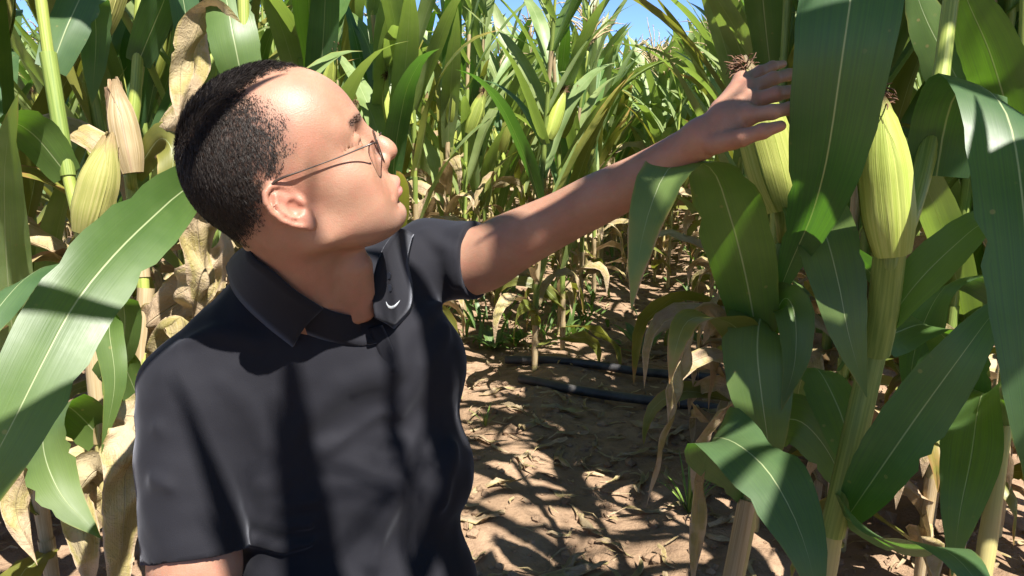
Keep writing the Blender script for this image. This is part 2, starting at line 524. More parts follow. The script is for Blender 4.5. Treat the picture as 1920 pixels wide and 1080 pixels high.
def blade(pts, sides, hw, nseg=18, ncr=6, fold=.25, ruffle=.10, seed=0, base_w=.62, peak=.38, curl=0.0, tipw=1.9, wpow=1.0, crumple=0.0):
    """A maize leaf blade: midrib through pts, width vectors interpolated from sides, V-fold and wavy margins."""
    r = random.Random(seed)
    Z = spline(np.c_[np.asarray(pts, float), np.asarray(sides, float)], nseg)
    P, S = Z[:, :3], Z[:, 3:]
    T = np.gradient(P, axis=0); T /= np.linalg.norm(T, axis=1)[:, None] + 1e-9
    S = S - (S * T).sum(1)[:, None] * T; S /= np.linalg.norm(S, axis=1)[:, None] + 1e-9
    N = np.cross(T, S)
    L = np.r_[0, np.cumsum(np.linalg.norm(np.diff(P, axis=0), axis=1))]; length = L[-1]
    f1, f2 = r.uniform(5, 8) * max(1, length / .7), r.uniform(10, 15) * max(1, length / .7)
    ph = [r.uniform(0, 6.28) for _ in range(6)]
    cw = [(r.uniform(-5, 5), r.uniform(14, 46) * max(.4, length / .6), r.uniform(0, 6.28), r.uniform(.4, 1)) for _ in range(5)]
    r2 = random.Random(seed * 13 + 5)                          # ragged, nibbled margins
    rag = [[1 + r2.uniform(-.035, .02) - (r2.uniform(.08, .22) if r2.random() < .05 else 0) for _ in range(nseg + 1)] for _ in (0, 1)]
    V, U = [], []
    for i in range(nseg + 1):
        t = i / nseg
        w = hw * (base_w + (1 - base_w) * math.sin(min(1, t / peak) * math.pi / 2) ** wpow) * max(0.012, 1 - max(0, (t - peak) / (1 - peak)) ** tipw)
        for j in range(ncr + 1):
            u = 2 * j / ncr - 1
            k = 0 if u < 0 else 1
            rf = ruffle * w * u * u * (math.sin(f1 * t + ph[k]) * .7 + math.sin(f2 * t + ph[2 + k]) * .3) * min(1, t * 4)
            h = fold * abs(u) * w * (1 - .6 * t) - curl * u * u * w + rf
            if crumple: h += crumple * w * sum(q[3] * math.sin(q[0] * u + q[1] * t + q[2]) for q in cw) * .2 * min(1, t * 6)
            wu = u * w * (1 - .12 * fold) * (rag[k][i] if abs(u) > .95 else 1)
            V.append(P[i] + S[i] * wu + N[i] * h)
            U.append((j / ncr, t))
    m = ncr + 1
    F = [(i * m + j, i * m + j + 1, (i + 1) * m + j + 1, (i + 1) * m + j) for i in range(nseg) for j in range(ncr)]
    return V, F, U


def arch(base, az, el, length, droop, n=8, twist=0.0, side_az=0.0, seed=0):
    """Midrib control points of a leaf leaving base towards azimuth az at elevation el, drooping along its length."""
    r = random.Random(seed)
    pts, sides = [], []
    p = np.array(base, float); e = el; a = az
    st = length / n
    for i in range(n + 1):
        d = np.array((math.cos(e) * math.cos(a), math.cos(e) * math.sin(a), math.sin(e)))
        pts.append(p.copy())
        sv = np.array((-math.sin(a), math.cos(a), 0)); nv = np.cross(d, sv)
        tw = twist * (i / n) ** 1.3
        sides.append(sv * math.cos(tw) + nv * math.sin(tw))
        p = p + d * st
        e -= droop * (i / n) ** 1.1 * 2.0 / n + r.uniform(-.05, .05)
        e = max(e, -1.52)
        a += side_az / n + r.uniform(-.06, .06)
    return pts, sides


def stalk_shape(pts, r0, r1, nodes, nseg=10):
    """Stalk with swollen nodes along spline pts."""
    n = 46
    P = spline(pts, n)
    L = np.linspace(0, 1, n + 1)
    R = r0 + (r1 - r0) * L
    for k in nodes:
        R = R * (1 + .16 * np.exp(-((L - k) / .008) ** 2))
    return tube(P, R, nseg)


def husk_ear(base, tip, hw, seed=0, nl=5, nseg=12, ncr=6, mat='husk', silk=True, flare=.0):
    """Husk leaves wrapped round an ear; returns [(name, verts, faces, uvs, mat)]."""
    r = random.Random(seed)
    base, tip = np.asarray(base, float), np.asarray(tip, float)
    ax = tip - base; ln = np.linalg.norm(ax); ax = ax / ln
    a = np.cross(ax, (.3, .9, .2)); a /= np.linalg.norm(a); b = np.cross(ax, a)
    def prof(t): return hw * (.62 + .38 * math.sin(min(1, t / .30) * math.pi / 2)) * (1 - max(0, (t - .48) / .54) ** 1.6 * .93)
    out = []
    for k in range(nl):
        th0 = 2 * math.pi * k / nl + r.uniform(-.2, .2); span = r.uniform(.92, 1.3)
        tl = r.uniform(.90, 1.0) if k % 2 else r.uniform(.97, 1.05)
        off = .0006 + .0017 * (k % 3)
        V, U = [], []
        for i in range(nseg + 1):
            t = i / nseg * tl
            rad = prof(t) + off
            sp = span * (1 - .75 * max(0, (i / nseg - .62) / .38) ** 1.6)
            fl = flare * max(0, i / nseg - .75) ** 2 * 16 * hw
            for j in range(ncr + 1):
                u = j / ncr
                th = th0 + (u - .5) * 2 * sp
                edge = (abs(u - .5) * 2) ** 4 * .0024
                rr = rad + edge + fl + .0006 * math.sin(th * 22 + k)
                V.append(base + ax * (t * ln) + (a * math.cos(th) + b * math.sin(th)) * rr)
                U.append((u, i / nseg))
        m = ncr + 1
        F = [(i * m + j, i * m + j + 1, (i + 1) * m + j + 1, (i + 1) * m + j) for i in range(nseg) for j in range(ncr)]
        out.append(('husk_leaf', V, F, U, mat))
    if silk:
        acc = Acc()
        for _ in range(60):
            th = r.uniform(0, 6.28); rr = hw * .28 * math.sqrt(r.random())
            p = base + ax * ln * r.uniform(.86, .99) + (a * math.cos(th) + b * math.sin(th)) * rr
            d = ax * r.uniform(.4, 1) + (a * math.cos(th) + b * math.sin(th)) * r.uniform(.1, .9)
            pts = [p]
            for q in range(4):
                d = d + np.array((r.uniform(-.5, .5), r.uniform(-.5, .5), r.uniform(-.75, .15))); d /= np.linalg.norm(d)
                pts.append(pts[-1] + d * hw * r.uniform(.12, .26))
            v, f, u = tube(pts, [.0011, .0011, .001, .0009, .0005], 4)
            acc.add(v, f, u)
        out.append(('silk', acc.V, acc.F, acc.U, 'silk'))
    return out


def tassel_shape(top, d, seed):
    r = random.Random(seed); acc = Acc()
    top = np.asarray(top, float); d = np.asarray(d, float)
    arms = [(d, .34)] + [(d * r.uniform(.5, 1.1) + np.array((r.uniform(-1, 1), r.uniform(-1, 1), .0)) * .75, r.uniform(.18, .28)) for _ in range(9)]
    for k, (q, ln) in enumerate(arms):
        q = q / np.linalg.norm(q)
        s = top + d * (.0 if k == 0 else r.uniform(.0, .08))
        e = q.copy(); pts = [s]
        for i in range(5):
            e = e + np.array((r.uniform(-.12, .12), r.uniform(-.12, .12), -.10 * i * (k > 0))); e /= np.linalg.norm(e)
            pts.append(pts[-1] + e * ln / 5)
        v, f, u = tube(pts, [.0022, .0036, .0044, .0040, .003, .001], 5)
        acc.add(v, f, u)
        for i in range(16):                                   # spikelets
            t = r.uniform(.15, 1) * 4.99; j = int(t); p = pts[j] + (pts[j + 1] - pts[j]) * (t - j)
            h = e + np.array((r.uniform(-1, 1), r.uniform(-1, 1), r.uniform(-.6, .6))); h /= np.linalg.norm(h)
            v, f, u = tube([p, p + h * .006, p + h * .011], [.001, .0022, .0004], 4, cap=False)
            acc.add(v, f, u)
    return acc


def plant_spec(seed, height=1.5, detail=1, ear=True, tassel=True, leaf_len=.70, wid=1.0, upright=1.0, dry_below=.48, pale=.62):
    """List of (part name, verts, faces, uvs, mat key, children) of a whole maize plant standing at the origin."""
    r = random.Random(seed)
    parts, extra = [], []
    lean = np.array((r.uniform(-.05, .05), r.uniform(-.05, .05), 0))
    sp = [np.array((0, 0, -.03)), np.array((0, 0, .35)) + lean * .2, np.array((0, 0, height * .55)) + lean, np.array((0, 0, height * .95)) + lean * 2.4]
    nn = 13
    nodes = [.10 + .075 * k for k in range(12)]
    P = spline(sp, 60)
    v, f, u = stalk_shape(sp, .0125, .0050, nodes, 8 if detail else 5)
    parts.append(('stalk', v, f, u, 'stalk', []))
    az0 = r.uniform(0, math.pi)
    def at(t): return P[int(round(max(0, min(1, t)) * 60))]
    for k in range(nn):
        t = .09 + .072 * k
        b = at(t); z = b[2]
        az = az0 + math.pi * (k % 2) + r.uniform(-.45, .45)
        dry = z < dry_below + r.uniform(-.25, .22)
        ln = leaf_len * (.55 + .60 * math.sin(math.pi * min(1, (k + 2) / 14.0))) * r.uniform(.85, 1.12)
        w = (.043 + .012 * math.sin(math.pi * k / 12)) * r.uniform(.88, 1.1)
        if dry:
            el, dr = r.uniform(.2, .9), r.uniform(3.2, 4.8); w *= .72; ln *= .8; key = 'leaf_dry' if r.random() < .72 else 'leaf_yellowing'
            pts, sides = arch(b, az, el, ln, dr, twist=r.uniform(-2.5, 2.5), seed=seed * 31 + k, side_az=r.uniform(-1.5, 1.5))
            v, f, u = blade(pts, sides, w, 12 if detail else 6, 4 if detail else 2, fold=r.uniform(.3, .9), ruffle=.35, seed=seed + k, curl=r.uniform(0, .6), crumple=.8)
        else:
            el = r.uniform(1.0, 1.30); dr = r.uniform(.7, 2.5) if z < height * .7 else r.uniform(.3, 1.4)
            key = 'leaf_far' if r.random() < pale else ('leaf' if r.random() < .75 else 'leaf_blue')
            if z < dry_below + .35 and r.random() < .25: key = 'leaf_yellowing'
            pts, sides = arch(b, az, el, ln, dr * upright, twist=r.uniform(-.9, .9), seed=seed * 31 + k, side_az=r.uniform(-.5, .5))
            v, f, u = blade(pts, sides, w * wid, 14 if detail else 7, 4 if detail else 2, fold=.32, ruffle=r.uniform(.06, .2), seed=seed + k)
        parts.append(('leaf', v, f, u, key, []))
        if detail and k % 1 == 0 and t + .06 < .97:             # sheath hugging the stalk below the blade
            i0, i1 = int(max(0, t - .055) * 60), int(t * 60) + 1
            q = P[i0:i1 + 1]
            if len(q) >= 2:
                rad = np.linspace(.0128, .0150, len(q)) * (1.05 - .5 * t)
                v, f, u = tube(q, rad, 8, cap=False)
                parts.append(('sheath', v, f, u, 'sheath_dry' if (dry or r.random() < .12) else 'sheath', []))
    if detail:                                                # withered lower leaves collapsed round the foot
        for k in range(5):
            b = at(r.uniform(.06, .34)); az = r.uniform(0, 6.28)
            pts, sides = arch(b, az, r.uniform(.2, 1.0), leaf_len * r.uniform(.4, .7), r.uniform(3.5, 5.5), twist=r.uniform(-3, 3), seed=seed * 77 + k, side_az=r.uniform(-2, 2))
            v, f, u = blade(pts, sides, r.uniform(.018, .034), 10, 4, fold=r.uniform(.3, .9), ruffle=.4, seed=seed * 3 + k, curl=r.uniform(0, .6), crumple=.8)
            extra.append(('leaf', v, f, u, 'leaf_dry' if r.random() < .7 else 'leaf_yellowing', []))
    if ear:
        t = .44 + r.uniform(-.02, .05); b = at(t + .12); az = az0 + r.uniform(-.5, .5)
        tip = b + np.array((math.cos(az) * .095, math.sin(az) * .095, .24 + r.uniform(-.02, .02)))
        mat = 'husk' if r.random() < .6 else ('husk_pale' if r.random() < .7 else 'husk_dry')
        b2 = b + np.array((math.cos(az), math.sin(az), 0)) * .014
        sub = husk_ear(b2 + np.array((0, 0, .02)), tip, .031, seed, 5 if detail else 3, 9 if detail else 5, 5 if detail else 3, mat, True) if detail else husk_ear(b2, tip, .031, seed, 3, 5, 3, mat, False)
        v, f, u = tube([b, b2 + np.array((0, 0, .03))], [.008, .010], 6)
        parts.append(('ear', v, f, u, 'sheath', sub))
    if tassel and (detail or seed % 3 < 2):
        top = P[-1]; d = P[-1] - P[-3]; d = d / np.linalg.norm(d)
        acc = tassel_shape(top, d, seed)
        parts.append(('tassel', acc.V, acc.F, acc.U, 'tassel', []))
    return parts + extra


def spec_meshes(spec, nm='corn'):
    return [(n, mesh(n, v, f, M[k], u), [(sn, mesh(sn, sv, sf, M[sm], su)) for (sn, sv, sf, su, sm) in sub]) for (n, v, f, u, k, sub) in spec]


def stand(meshes, name, loc, rz, sc):
    """One plant: an Empty at its foot with a child for every stalk, leaf, sheath, ear and tassel."""
    root = link(name, None, None, loc)
    root.rotation_euler = (0, 0, rz); root.scale = sc
    for n, me, sub in meshes:
        o = link(n, me, root)
        for sn, sm in sub: link(sn, sm, o)
    return root
# ================================================================== the field
def view_of(p):
    """Photo pixel and depth of world points."""
    q = np.asarray(p, float) - np.array((0, 0, CAMZ))
    d = q[:, 1] * CP - q[:, 2] * SP
    v = q[:, 1] * SP + q[:, 2] * CP
    dd = np.where(np.abs(d) < 1e-4, 1e-4, d)
    return 960 + FPX * q[:, 0] / dd, 540 - FPX * v / dd, d


def joined(spec, name):
    V, F, U, mi, mats = [], [], [], [], []
    def put(v, f, u, k):
        if k not in mats: mats.append(k)
        o = len(V); V.extend(v); U.extend(u)
        F.extend([tuple(i + o for i in q) for q in f]); mi.extend([mats.index(k)] * len(f))
    for n, v, f, u, k, sub in spec:
        put(v, f, u, k)
        for sn, sv, sf, su, sm in sub: put(sv, sf, su, sm)
    me = mesh(name, V, F, None, U)
    for k in mats: me.materials.append(M[k])
    me.polygons.foreach_set('material_index', np.array(mi, np.int32))
    return me


NEAR = [spec_meshes(plant_spec(100 + k, height=1.66 + .06 * (k % 4), wid=.78, upright=.70, dry_below=.46, leaf_len=.66, pale=.8)) for k in range(7)]
FAR = [joined(plant_spec(200 + k, height=1.46 + .07 * (k % 4), detail=0, wid=.85, upright=.7, pale=.85), 'corn_plant') for k in range(7)]

fr = random.Random(5)
spots = []
for ri in range(-16, 16):
    n = -.55 + .6 * ri + (.15 if ri >= 1 else 0)
    if ri > 0: n = .2 + .6 * (ri - 1)
    s = -1.0 + fr.uniform(0, .25)
    while s < 15:
        s += fr.uniform(.22, .31)
        x, y = row_xy(n + fr.uniform(-.05, .05), s)
        if y < .9 or abs(x) > .66 * y + .35: continue
        px, py, d = [float(a[0]) for a in view_of([(x, y, .9)])]
        if ri == 0 and y < 3.05: continue
        if ri == -1 and (y < 2.0): continue
        if ri <= -2 and y < 1.9: continue
        if ri == 1 and y < 1.8: continue
        if ri >= 2 and y < 1.35: continue
        spots.append((y, x, n, ri))
for x, y in ((.80, 1.78), (.99, 1.62), (1.12, 1.92), (.68, 2.02), (1.27, 1.78), (.88, 2.05), (-1.0, 1.58), (-.86, 1.78), (-1.16, 1.92), (-.72, 1.95), (-1.25, 1.7), (-.95, 2.05)):
    spots.append((y, x, 0, 2 if x > 0 else -1))
for k in range(26):                                            # volunteers that close the lane further back
    x, y = row_xy(-.22 + fr.uniform(-.16, .16), 4.9 + k * .2)
    spots.append((y, x, -.2, 0))
spots.sort()
count = 0
idx = {}


def ordinal(k): return ('first', 'second', 'third', 'fourth', 'fifth', 'sixth', 'seventh', 'eighth', 'ninth', 'tenth')[k - 1] if k <= 10 else f'{k}' + ({1: 'st', 2: 'nd', 3: 'rd'}.get(k % 10, 'th') if k % 100 not in (11, 12, 13) else 'th')


ROWNAME = {0: 'first row left of the bare lane', -1: 'second row left of the bare lane', 1: 'row just right of the bare lane', 2: 'second row right of the bare lane'}
rest = []
for (y, x, n, ri) in spots:
    if count >= 290: rest.append((y, x)); continue
    count += 1
    sc = fr.uniform(.92, 1.08)
    if ri == 0 and y < 8.5: sc *= .88 if y < 5.5 else .92          # shorter plants along the bare lane
    elif ri == -1 and y > 3.2: sc *= .98
    elif y < 3.2: sc *= 1.10
    rz = fr.uniform(0, 6.28)
    z = gz(x, y)
    if y < 4.6:
        o = stand(NEAR[fr.randrange(len(NEAR))], 'corn_plant', (x, y, z), rz, (sc, sc, sc * fr.uniform(.95, 1.05)))
    else:
        o = link('corn_plant', FAR[fr.randrange(len(FAR))], None, (x, y, z)); o.rotation_euler = (0, 0, rz); o.scale = (sc, sc, sc)
    idx[ri] = idx.get(ri, 0) + 1
    if ri in ROWNAME:
        tag(o, f'corn plant, {ordinal(idx[ri])} from the front in the {ROWNAME[ri]}', 'corn plant', f'corn plants in the {ROWNAME[ri]}')
    elif y < 3.6:
        w = 'left' if ri < 0 else 'right'
        tag(o, f'corn plant deep in the {w} rows, {ordinal(idx[ri])} in {ordinal(abs(ri) + (ri <= 0))} row from the lane', 'corn plant', f'corn plants deep in the {w} rows')
    else:
        w = 'left' if ri < 0 else 'right'
        tag(o, f'distant green corn plant far back on the {w} of the lane', 'corn plant', f'distant corn plants on the {w} of the lane')
print('plants', count, 'rest', len(rest), 'ymax', spots[min(len(spots) - 1, 289)][0])
if rest:
    protos = []
    for k in range(4):
        me = FAR[k]
        protos.append(me)
    V, Q, U, MI = [], [], [], []
    bm = bmesh.new(); ul = None
    mats = []
    for me in protos:
        for m in me.materials:
            if m not in mats: mats.append(m)
    VV, LV, LS, LT, UU, PM = [], [], [], [], [], []
    vo = lo = 0
    for (y, x) in rest:
        me = protos[fr.randrange(4)]
        co = np.zeros(len(me.vertices) * 3, np.float32); me.vertices.foreach_get('co', co); co = co.reshape(-1, 3)
        a = fr.uniform(0, 6.28); c, s_ = math.cos(a), math.sin(a); k = fr.uniform(.94, 1.1)
        co = np.stack([co[:, 0] * c - co[:, 1] * s_, co[:, 0] * s_ + co[:, 1] * c, co[:, 2]], 1) * k + np.array((x, y, 0))
        li = np.zeros(len(me.loops), np.int32); me.loops.foreach_get('vertex_index', li)
        ls = np.zeros(len(me.polygons), np.int32); me.polygons.foreach_get('loop_start', ls)
        lt = np.zeros(len(me.polygons), np.int32); me.polygons.foreach_get('loop_total', lt)
        mi = np.zeros(len(me.polygons), np.int32); me.polygons.foreach_get('material_index', mi)
        uv = np.zeros(len(me.loops) * 2, np.float32); me.uv_layers[0].data.foreach_get('uv', uv)
        remap = np.array([mats.index(m) for m in me.materials])
        VV.append(co); LV.append(li + vo); LS.append(ls + lo); UU.append(uv); PM.append(remap[mi])
        vo += len(co); lo += len(li)
    VV = np.vstack(VV); LV = np.concatenate(LV); LS = np.concatenate(LS); UU = np.concatenate(UU); PM = np.concatenate(PM)
    me = bpy.data.meshes.new('distant_corn')
    me.vertices.add(len(VV)); me.loops.add(len(LV)); me.polygons.add(len(LS))
    me.vertices.foreach_set('co', VV.astype(np.float32).ravel()); me.loops.foreach_set('vertex_index', LV.astype(np.int32)); me.polygons.foreach_set('loop_start', LS.astype(np.int32))
    me.update(calc_edges=True)
    uvl = me.uv_layers.new(name='UVMap'); uvl.data.foreach_set('uv', UU)
    for m in mats: me.materials.append(m)
    me.polygons.foreach_set('material_index', PM.astype(np.int32)); me.polygons.foreach_set('use_smooth', np.ones(len(LS), bool))
    o = link('distant_corn', me)
    tag(o, 'distant mass of corn plants at the back of the field', 'corn', None, 'stuff')


# ------------------------------------------------------------------ the plants beside the man, each with its own leaves
class Hero:
    def __init__(s, name, stalk_pts, label, group=None, r0=.0135, r1=.006, top=2.1, seed=1, upper=6, tassel=True):
        P = [np.asarray(W(*q), float) for q in stalk_pts]
        g = P[0].copy(); g[2] = gz(g[0], g[1]) - .01
        up = P[-1] + (P[-1] - P[-2]) / np.linalg.norm(P[-1] - P[-2]) * max(.05, (top - P[-1][2]) * .5); up2 = up.copy(); up2[2] = top
        s.base = g; s.P = [g] + P[1:] + [up, up2] if top > P[-1][2] + .2 else [g] + P[1:]
        s.root = link(name, None, None, tuple(g)); tag(s.root, label, 'corn plant', group)
        s.seed = seed; s.k = 0
        v, f, u = stalk_shape(s.P, r0, r1, [.1 + .08 * k for k in range(11)], 14)
        s.put('stalk', v, f, u, 'stalk')
        if upper:
            r = random.Random(seed * 7)
            Z = spline(s.P, 80); zs = Z[:, 2]; az0 = r.uniform(0, 6.28)
            z = 1.28
            for k in range(upper):
                i = int(np.argmin(np.abs(zs - z))); z += (top - 1.35) / upper
                az = az0 + math.pi * (k % 2) + r.uniform(-.5, .5)
                pts, sides = arch(Z[i], az, r.uniform(1.0, 1.25), r.uniform(.55, .78), r.uniform(.8, 1.7), seed=seed * 50 + k, twist=r.uniform(-.6, .6))
                v, f, u = blade(pts, sides, r.uniform(.038, .05), 18, 6, .3, .12, seed * 50 + k)
                s.put('leaf', v, f, u, 'leaf')
            if tassel:
                d = Z[-1] - Z[-3]; acc = tassel_shape(Z[-1], d / np.linalg.norm(d), seed); s.put('tassel', acc.V, acc.F, acc.U, 'tassel')

    def put(s, name, v, f, u, mat, parent=None):
        return link(name, mesh(name, [np.asarray(x) - s.base for x in v], f, M[mat], u), parent or s.root)

    def leaf(s, pts, hw, rot=0.0, mat='leaf', fold=-.25, ruffle=.10, label=None, **kw):
        """A blade through photo points (px, py, depth); rot turns it about its midrib (degrees, 0 = broadside to the lens)."""
        s.k += 1
        P = np.array([W(*q) for q in pts])
        T = np.gradient(P, axis=0); T /= np.linalg.norm(T, axis=1)[:, None]
        rots = np.interp(np.linspace(0, 1, len(P)), np.linspace(0, 1, len(rot)), rot) if np.ndim(rot) else np.full(len(P), rot)
        S = []
        for p, t, a in zip(P, T, rots):
            vw = np.array((0, 0, CAMZ)) - p; vw /= np.linalg.norm(vw)
            e = np.cross(t, vw); e /= np.linalg.norm(e) + 1e-9; g = np.cross(e, t)
            a = math.radians(a); S.append(e * math.cos(a) + g * math.sin(a))
        if mat == 'leaf_dry': kw.setdefault('crumple', 1.1); kw.setdefault('nseg', 44); kw.setdefault('ncr', 10)
        v, f, u = blade(P, S, hw, kw.pop('nseg', 30), kw.pop('ncr', 8), fold, ruffle, s.seed * 100 + s.k, **kw)
        o = s.put('leaf', v, f, u, mat)
        if label: o['label'] = label
        return o

    def sheath(s, pts, r0, r1, mat='sheath'):
        v, f, u = tube([W(*q) for q in pts], np.linspace(r0, r1, len(pts)), 14, cap=False, n=12)
        return s.put('sheath', v, f, u, mat)

    def ear(s, base, tip, hw, mat='husk', seed=0, nl=6, shank=None, label=None, flare=0.0, silk=True):
        b, t = W(*base), W(*tip)
        v, f, u = tube([W(*shank) if shank else b - (t - b) * .12, b + (t - b) * .06], [.010, hw * .42], 12)
        e = s.put('ear', v, f, u, 'sheath')
        if label: e['label'] = label
        for sn, sv, sf, su, sm in husk_ear(b, t, hw, seed, nl, 22, 12, mat, silk, flare):
            s.put(sn, sv, sf, su, sm, e)
        return e


# right of the man ------------------------------------------------
R1 = Hero('corn_plant', [(1480, 1500, 1.22), (1560, 1000, 1.17), (1602, 820, 1.13), (1642, 640, 1.11), (1662, 540, 1.11), (1700, 420, 1.13), (1738, 300, 1.15), (1762, 160, 1.17), (1780, 20, 1.18)],
          'nearest corn plant on the right with a pale upright ear tipped in brown silk', 'corn plants beside the man', .0165, .007, seed=3, upper=6)
R1.ear((1672, 478, 1.02), (1642, 165, .985), .0262, 'husk', 3, 6, (1662, 580, 1.09), 'pale green ear tipped with brown silk')
R1.sheath([(1560, 1000, 1.17), (1602, 820, 1.13), (1640, 650, 1.11)], .0180, .0170)
R1.sheath([(1640, 660, 1.11), (1656, 580, 1.08), (1670, 455, 1.035)], .0205, .0200)
R1.sheath([(1690, 450, 1.125), (1722, 350, 1.14), (1748, 235, 1.155)], .0125, .0135)
R1.leaf([(1756, 330, 1.15), (1772, 235, 1.13), (1795, 172, 1.08), (1838, 160, 1.0), (1890, 220, .93), (1918, 380, .88), (1932, 600, .86), (1945, 850, .86), (1960, 1050, .88)], .053, [0, -10, -40, -85, -135, -165, -180, -180, -180], 'leaf_blue', -.15, .12, base_w=.75, peak=.3)
R1.leaf([(1592, 965, 1.15), (1640, 895, 1.08), (1720, 780, 1.02), (1800, 670, .98), (1860, 590, .97), (1910, 540, .98)], .038, [10, 10, 5, 0, 0, 0], 'leaf_blue', -.18, .13, base_w=.5, peak=.45)
R1.leaf([(1660, 610, 1.10), (1720, 530, 1.07), (1790, 460, 1.05), (1850, 415, 1.05), (1930, 400, 1.06)], .030, [35, 30, 30, 40, 40], 'leaf', -.3, .15)
R1.leaf([(1650, 640, 1.12), (1690, 620, 1.17), (1740, 610, 1.20), (1790, 660, 1.22), (1810, 760, 1.23), (1800, 900, 1.24)], .045, [0, 40, 90, 140, 180, 180], 'leaf', -.2, .12)
R1.leaf([(1600, 850, 1.14), (1570, 760, 1.20), (1530, 690, 1.26), (1500, 720, 1.30), (1490, 820, 1.32)], .040, [0, -20, -75, -135, -180], 'leaf', .2, .1)
R1.leaf([(1570, 960, 1.17), (1630, 1000, 1.05), (1700, 1025, .92), (1765, 1028, .84), (1830, 1090, .78), (1860, 1200, .76)], .052, [-60, -75, -90, -105, -140, -170], 'leaf_blue', .15, .06)

R2 = Hero('corn_plant', [(1300, 1460, 1.36), (1385, 1060, 1.34), (1412, 880, 1.32), (1428, 700, 1.30), (1446, 560, 1.28), (1482, 420, 1.26), (1516, 300, 1.25), (1545, 140, 1.25), (1562, 0, 1.25)],
          'corn plant whose broad leaf the man touches, its ear right behind his hand', 'corn plants beside the man', .0150, .007, seed=9, upper=5)
R2.ear((1470, 392, 1.20), (1392, 112, 1.18), .033, 'husk', 8, 6, (1470, 450, 1.26), 'green ear with dark dried silk right behind the hand')
R2.sheath([(1340, 1250, 1.35), (1372, 1090, 1.34), (1402, 935, 1.325)], .0172, .0153, 'sheath_dry')
R2.sheath([(1405, 925, 1.32), (1420, 780, 1.31), (1430, 660, 1.295)], .0158, .0148)
R2.sheath([(1430, 650, 1.295), (1444, 560, 1.28), (1470, 460, 1.265)], .0150, .0150)
R2.leaf([(1456, 560, 1.25), (1484, 490, 1.15), (1520, 408, 1.04), (1545, 322, .96), (1560, 240, .91), (1573, 150, .88), (1586, 60, .865), (1600, -40, .87), (1616, -180, .90), (1626, -330, .96)], .057, [25, 20, 10, 5, 0, 0, 5, 10, 20], 'leaf_blue', -.22, .16, base_w=.16, peak=.85, wpow=1.25, label='broad dark leaf held by the fingertips')
R2.leaf([(1424, 690, 1.29), (1412, 590, 1.22), (1392, 490, 1.15), (1366, 395, 1.09), (1340, 325, 1.05), (1302, 302, 1.01), (1252, 318, .98), (1216, 400, .965), (1196, 490, .96), (1184, 580, .96)], .049, [5, 5, 5, 10, 45, 90, 140, 170, 180, 190], 'leaf_tipdry', .16, .10, base_w=.55, peak=.42, label='arched leaf with a yellowed drooping tip')
R2.leaf([(1440, 590, 1.28), (1425, 600, 1.22), (1420, 660, 1.19), (1428, 740, 1.18), (1440, 830, 1.18), (1445, 900, 1.19)], .052, [40, 20, 0, 0, 0, 0], 'leaf', .15, .08, base_w=.7)
R2.leaf([(1500, 360, 1.25), (1520, 385, 1.16), (1548, 440, 1.10), (1572, 530, 1.07), (1592, 630, 1.06), (1625, 745, 1.06)], .040, [30, 10, 0, 0, 0, 0], 'leaf', -.2, .06, base_w=.6)
R2.leaf([(1428, 700, 1.30), (1385, 620, 1.22), (1335, 596, 1.16), (1290, 602, 1.13), (1268, 650, 1.12), (1255, 720, 1.12)], .032, [0, 30, 90, 140, 175, 190], 'leaf_yellowing', .2, .12)
R2.leaf([(1405, 930, 1.33), (1370, 870, 1.24), (1335, 826, 1.14), (1370, 826, 1.04), (1430, 872, .97), (1480, 950, .92), (1515, 1040, .89), (1540, 1150, .88)], .054, [0, -10, -60, -115, -150, -170, -180, -180], 'leaf_blue', -.14, .10, base_w=.4, peak=.55)
R2.leaf([(1440, 620, 1.29), (1470, 560, 1.22), (1490, 590, 1.18), (1490, 680, 1.17), (1465, 770, 1.17)], .028, [20, 0, 0, 20, 30], 'leaf', -.2, .15)
R2.leaf([(1425, 720, 1.31), (1330, 580, 1.28), (1295, 640, 1.26), (1265, 760, 1.26), (1235, 870, 1.27), (1212, 950, 1.28)], .016, [0, 30, 60, 80, 40, 60], 'leaf_dry', .5, .3)
R2.leaf([(1410, 890, 1.32), (1360, 850, 1.30), (1320, 900, 1.30), (1308, 1000, 1.30), (1300, 1120, 1.31)], .018, [0, 40, 60, 20, 60], 'leaf_dry', .5, .3)
R2.leaf([(1412, 860, 1.32), (1440, 800, 1.28), (1500, 790, 1.24), (1560, 860, 1.22), (1590, 960, 1.22)], .040, [20, 0, 0, 0, 0], 'leaf', -.2, .1)

R3 = Hero('corn_plant', [(1790, 1500, 1.30), (1840, 1100, 1.30), (1868, 900, 1.30), (1890, 700, 1.30), (1905, 500, 1.30), (1915, 300, 1.30), (1922, 100, 1.30), (1926, 0, 1.30)],
          'corn plant at the right picture edge with a withered leaf hanging from it', 'corn plants beside the man', .0150, .007, seed=17, upper=5)
R3.leaf([(1880, 800, 1.29), (1850, 740, 1.20), (1835, 760, 1.12), (1820, 860, 1.08), (1800, 960, 1.06), (1785, 1080, 1.06)], .050, [20, 60, 115, 165, 180, 180], 'leaf', .15, .07)
R3.leaf([(1905, 460, 1.29), (1885, 400, 1.22), (1868, 400, 1.17), (1880, 470, 1.14), (1905, 560, 1.13), (1925, 640, 1.13)], .026, [20, 20, 0, 40, 60, 40], 'leaf_dry', .4, .35, label='withered tan leaf')
R3.leaf([(1912, 380, 1.30), (1850, 250, 1.30), (1780, 120, 1.32), (1730, 20, 1.34), (1700, -80, 1.36)], .048, [20, 10, 0, 0, 0], 'leaf', .2, .1)
R3.leaf([(1915, 300, 1.30), (1860, 110, 1.22), (1810, -10, 1.18), (1780, -120, 1.16)], .045, [30, 10, 0, 0], 'leaf', .2, .1)
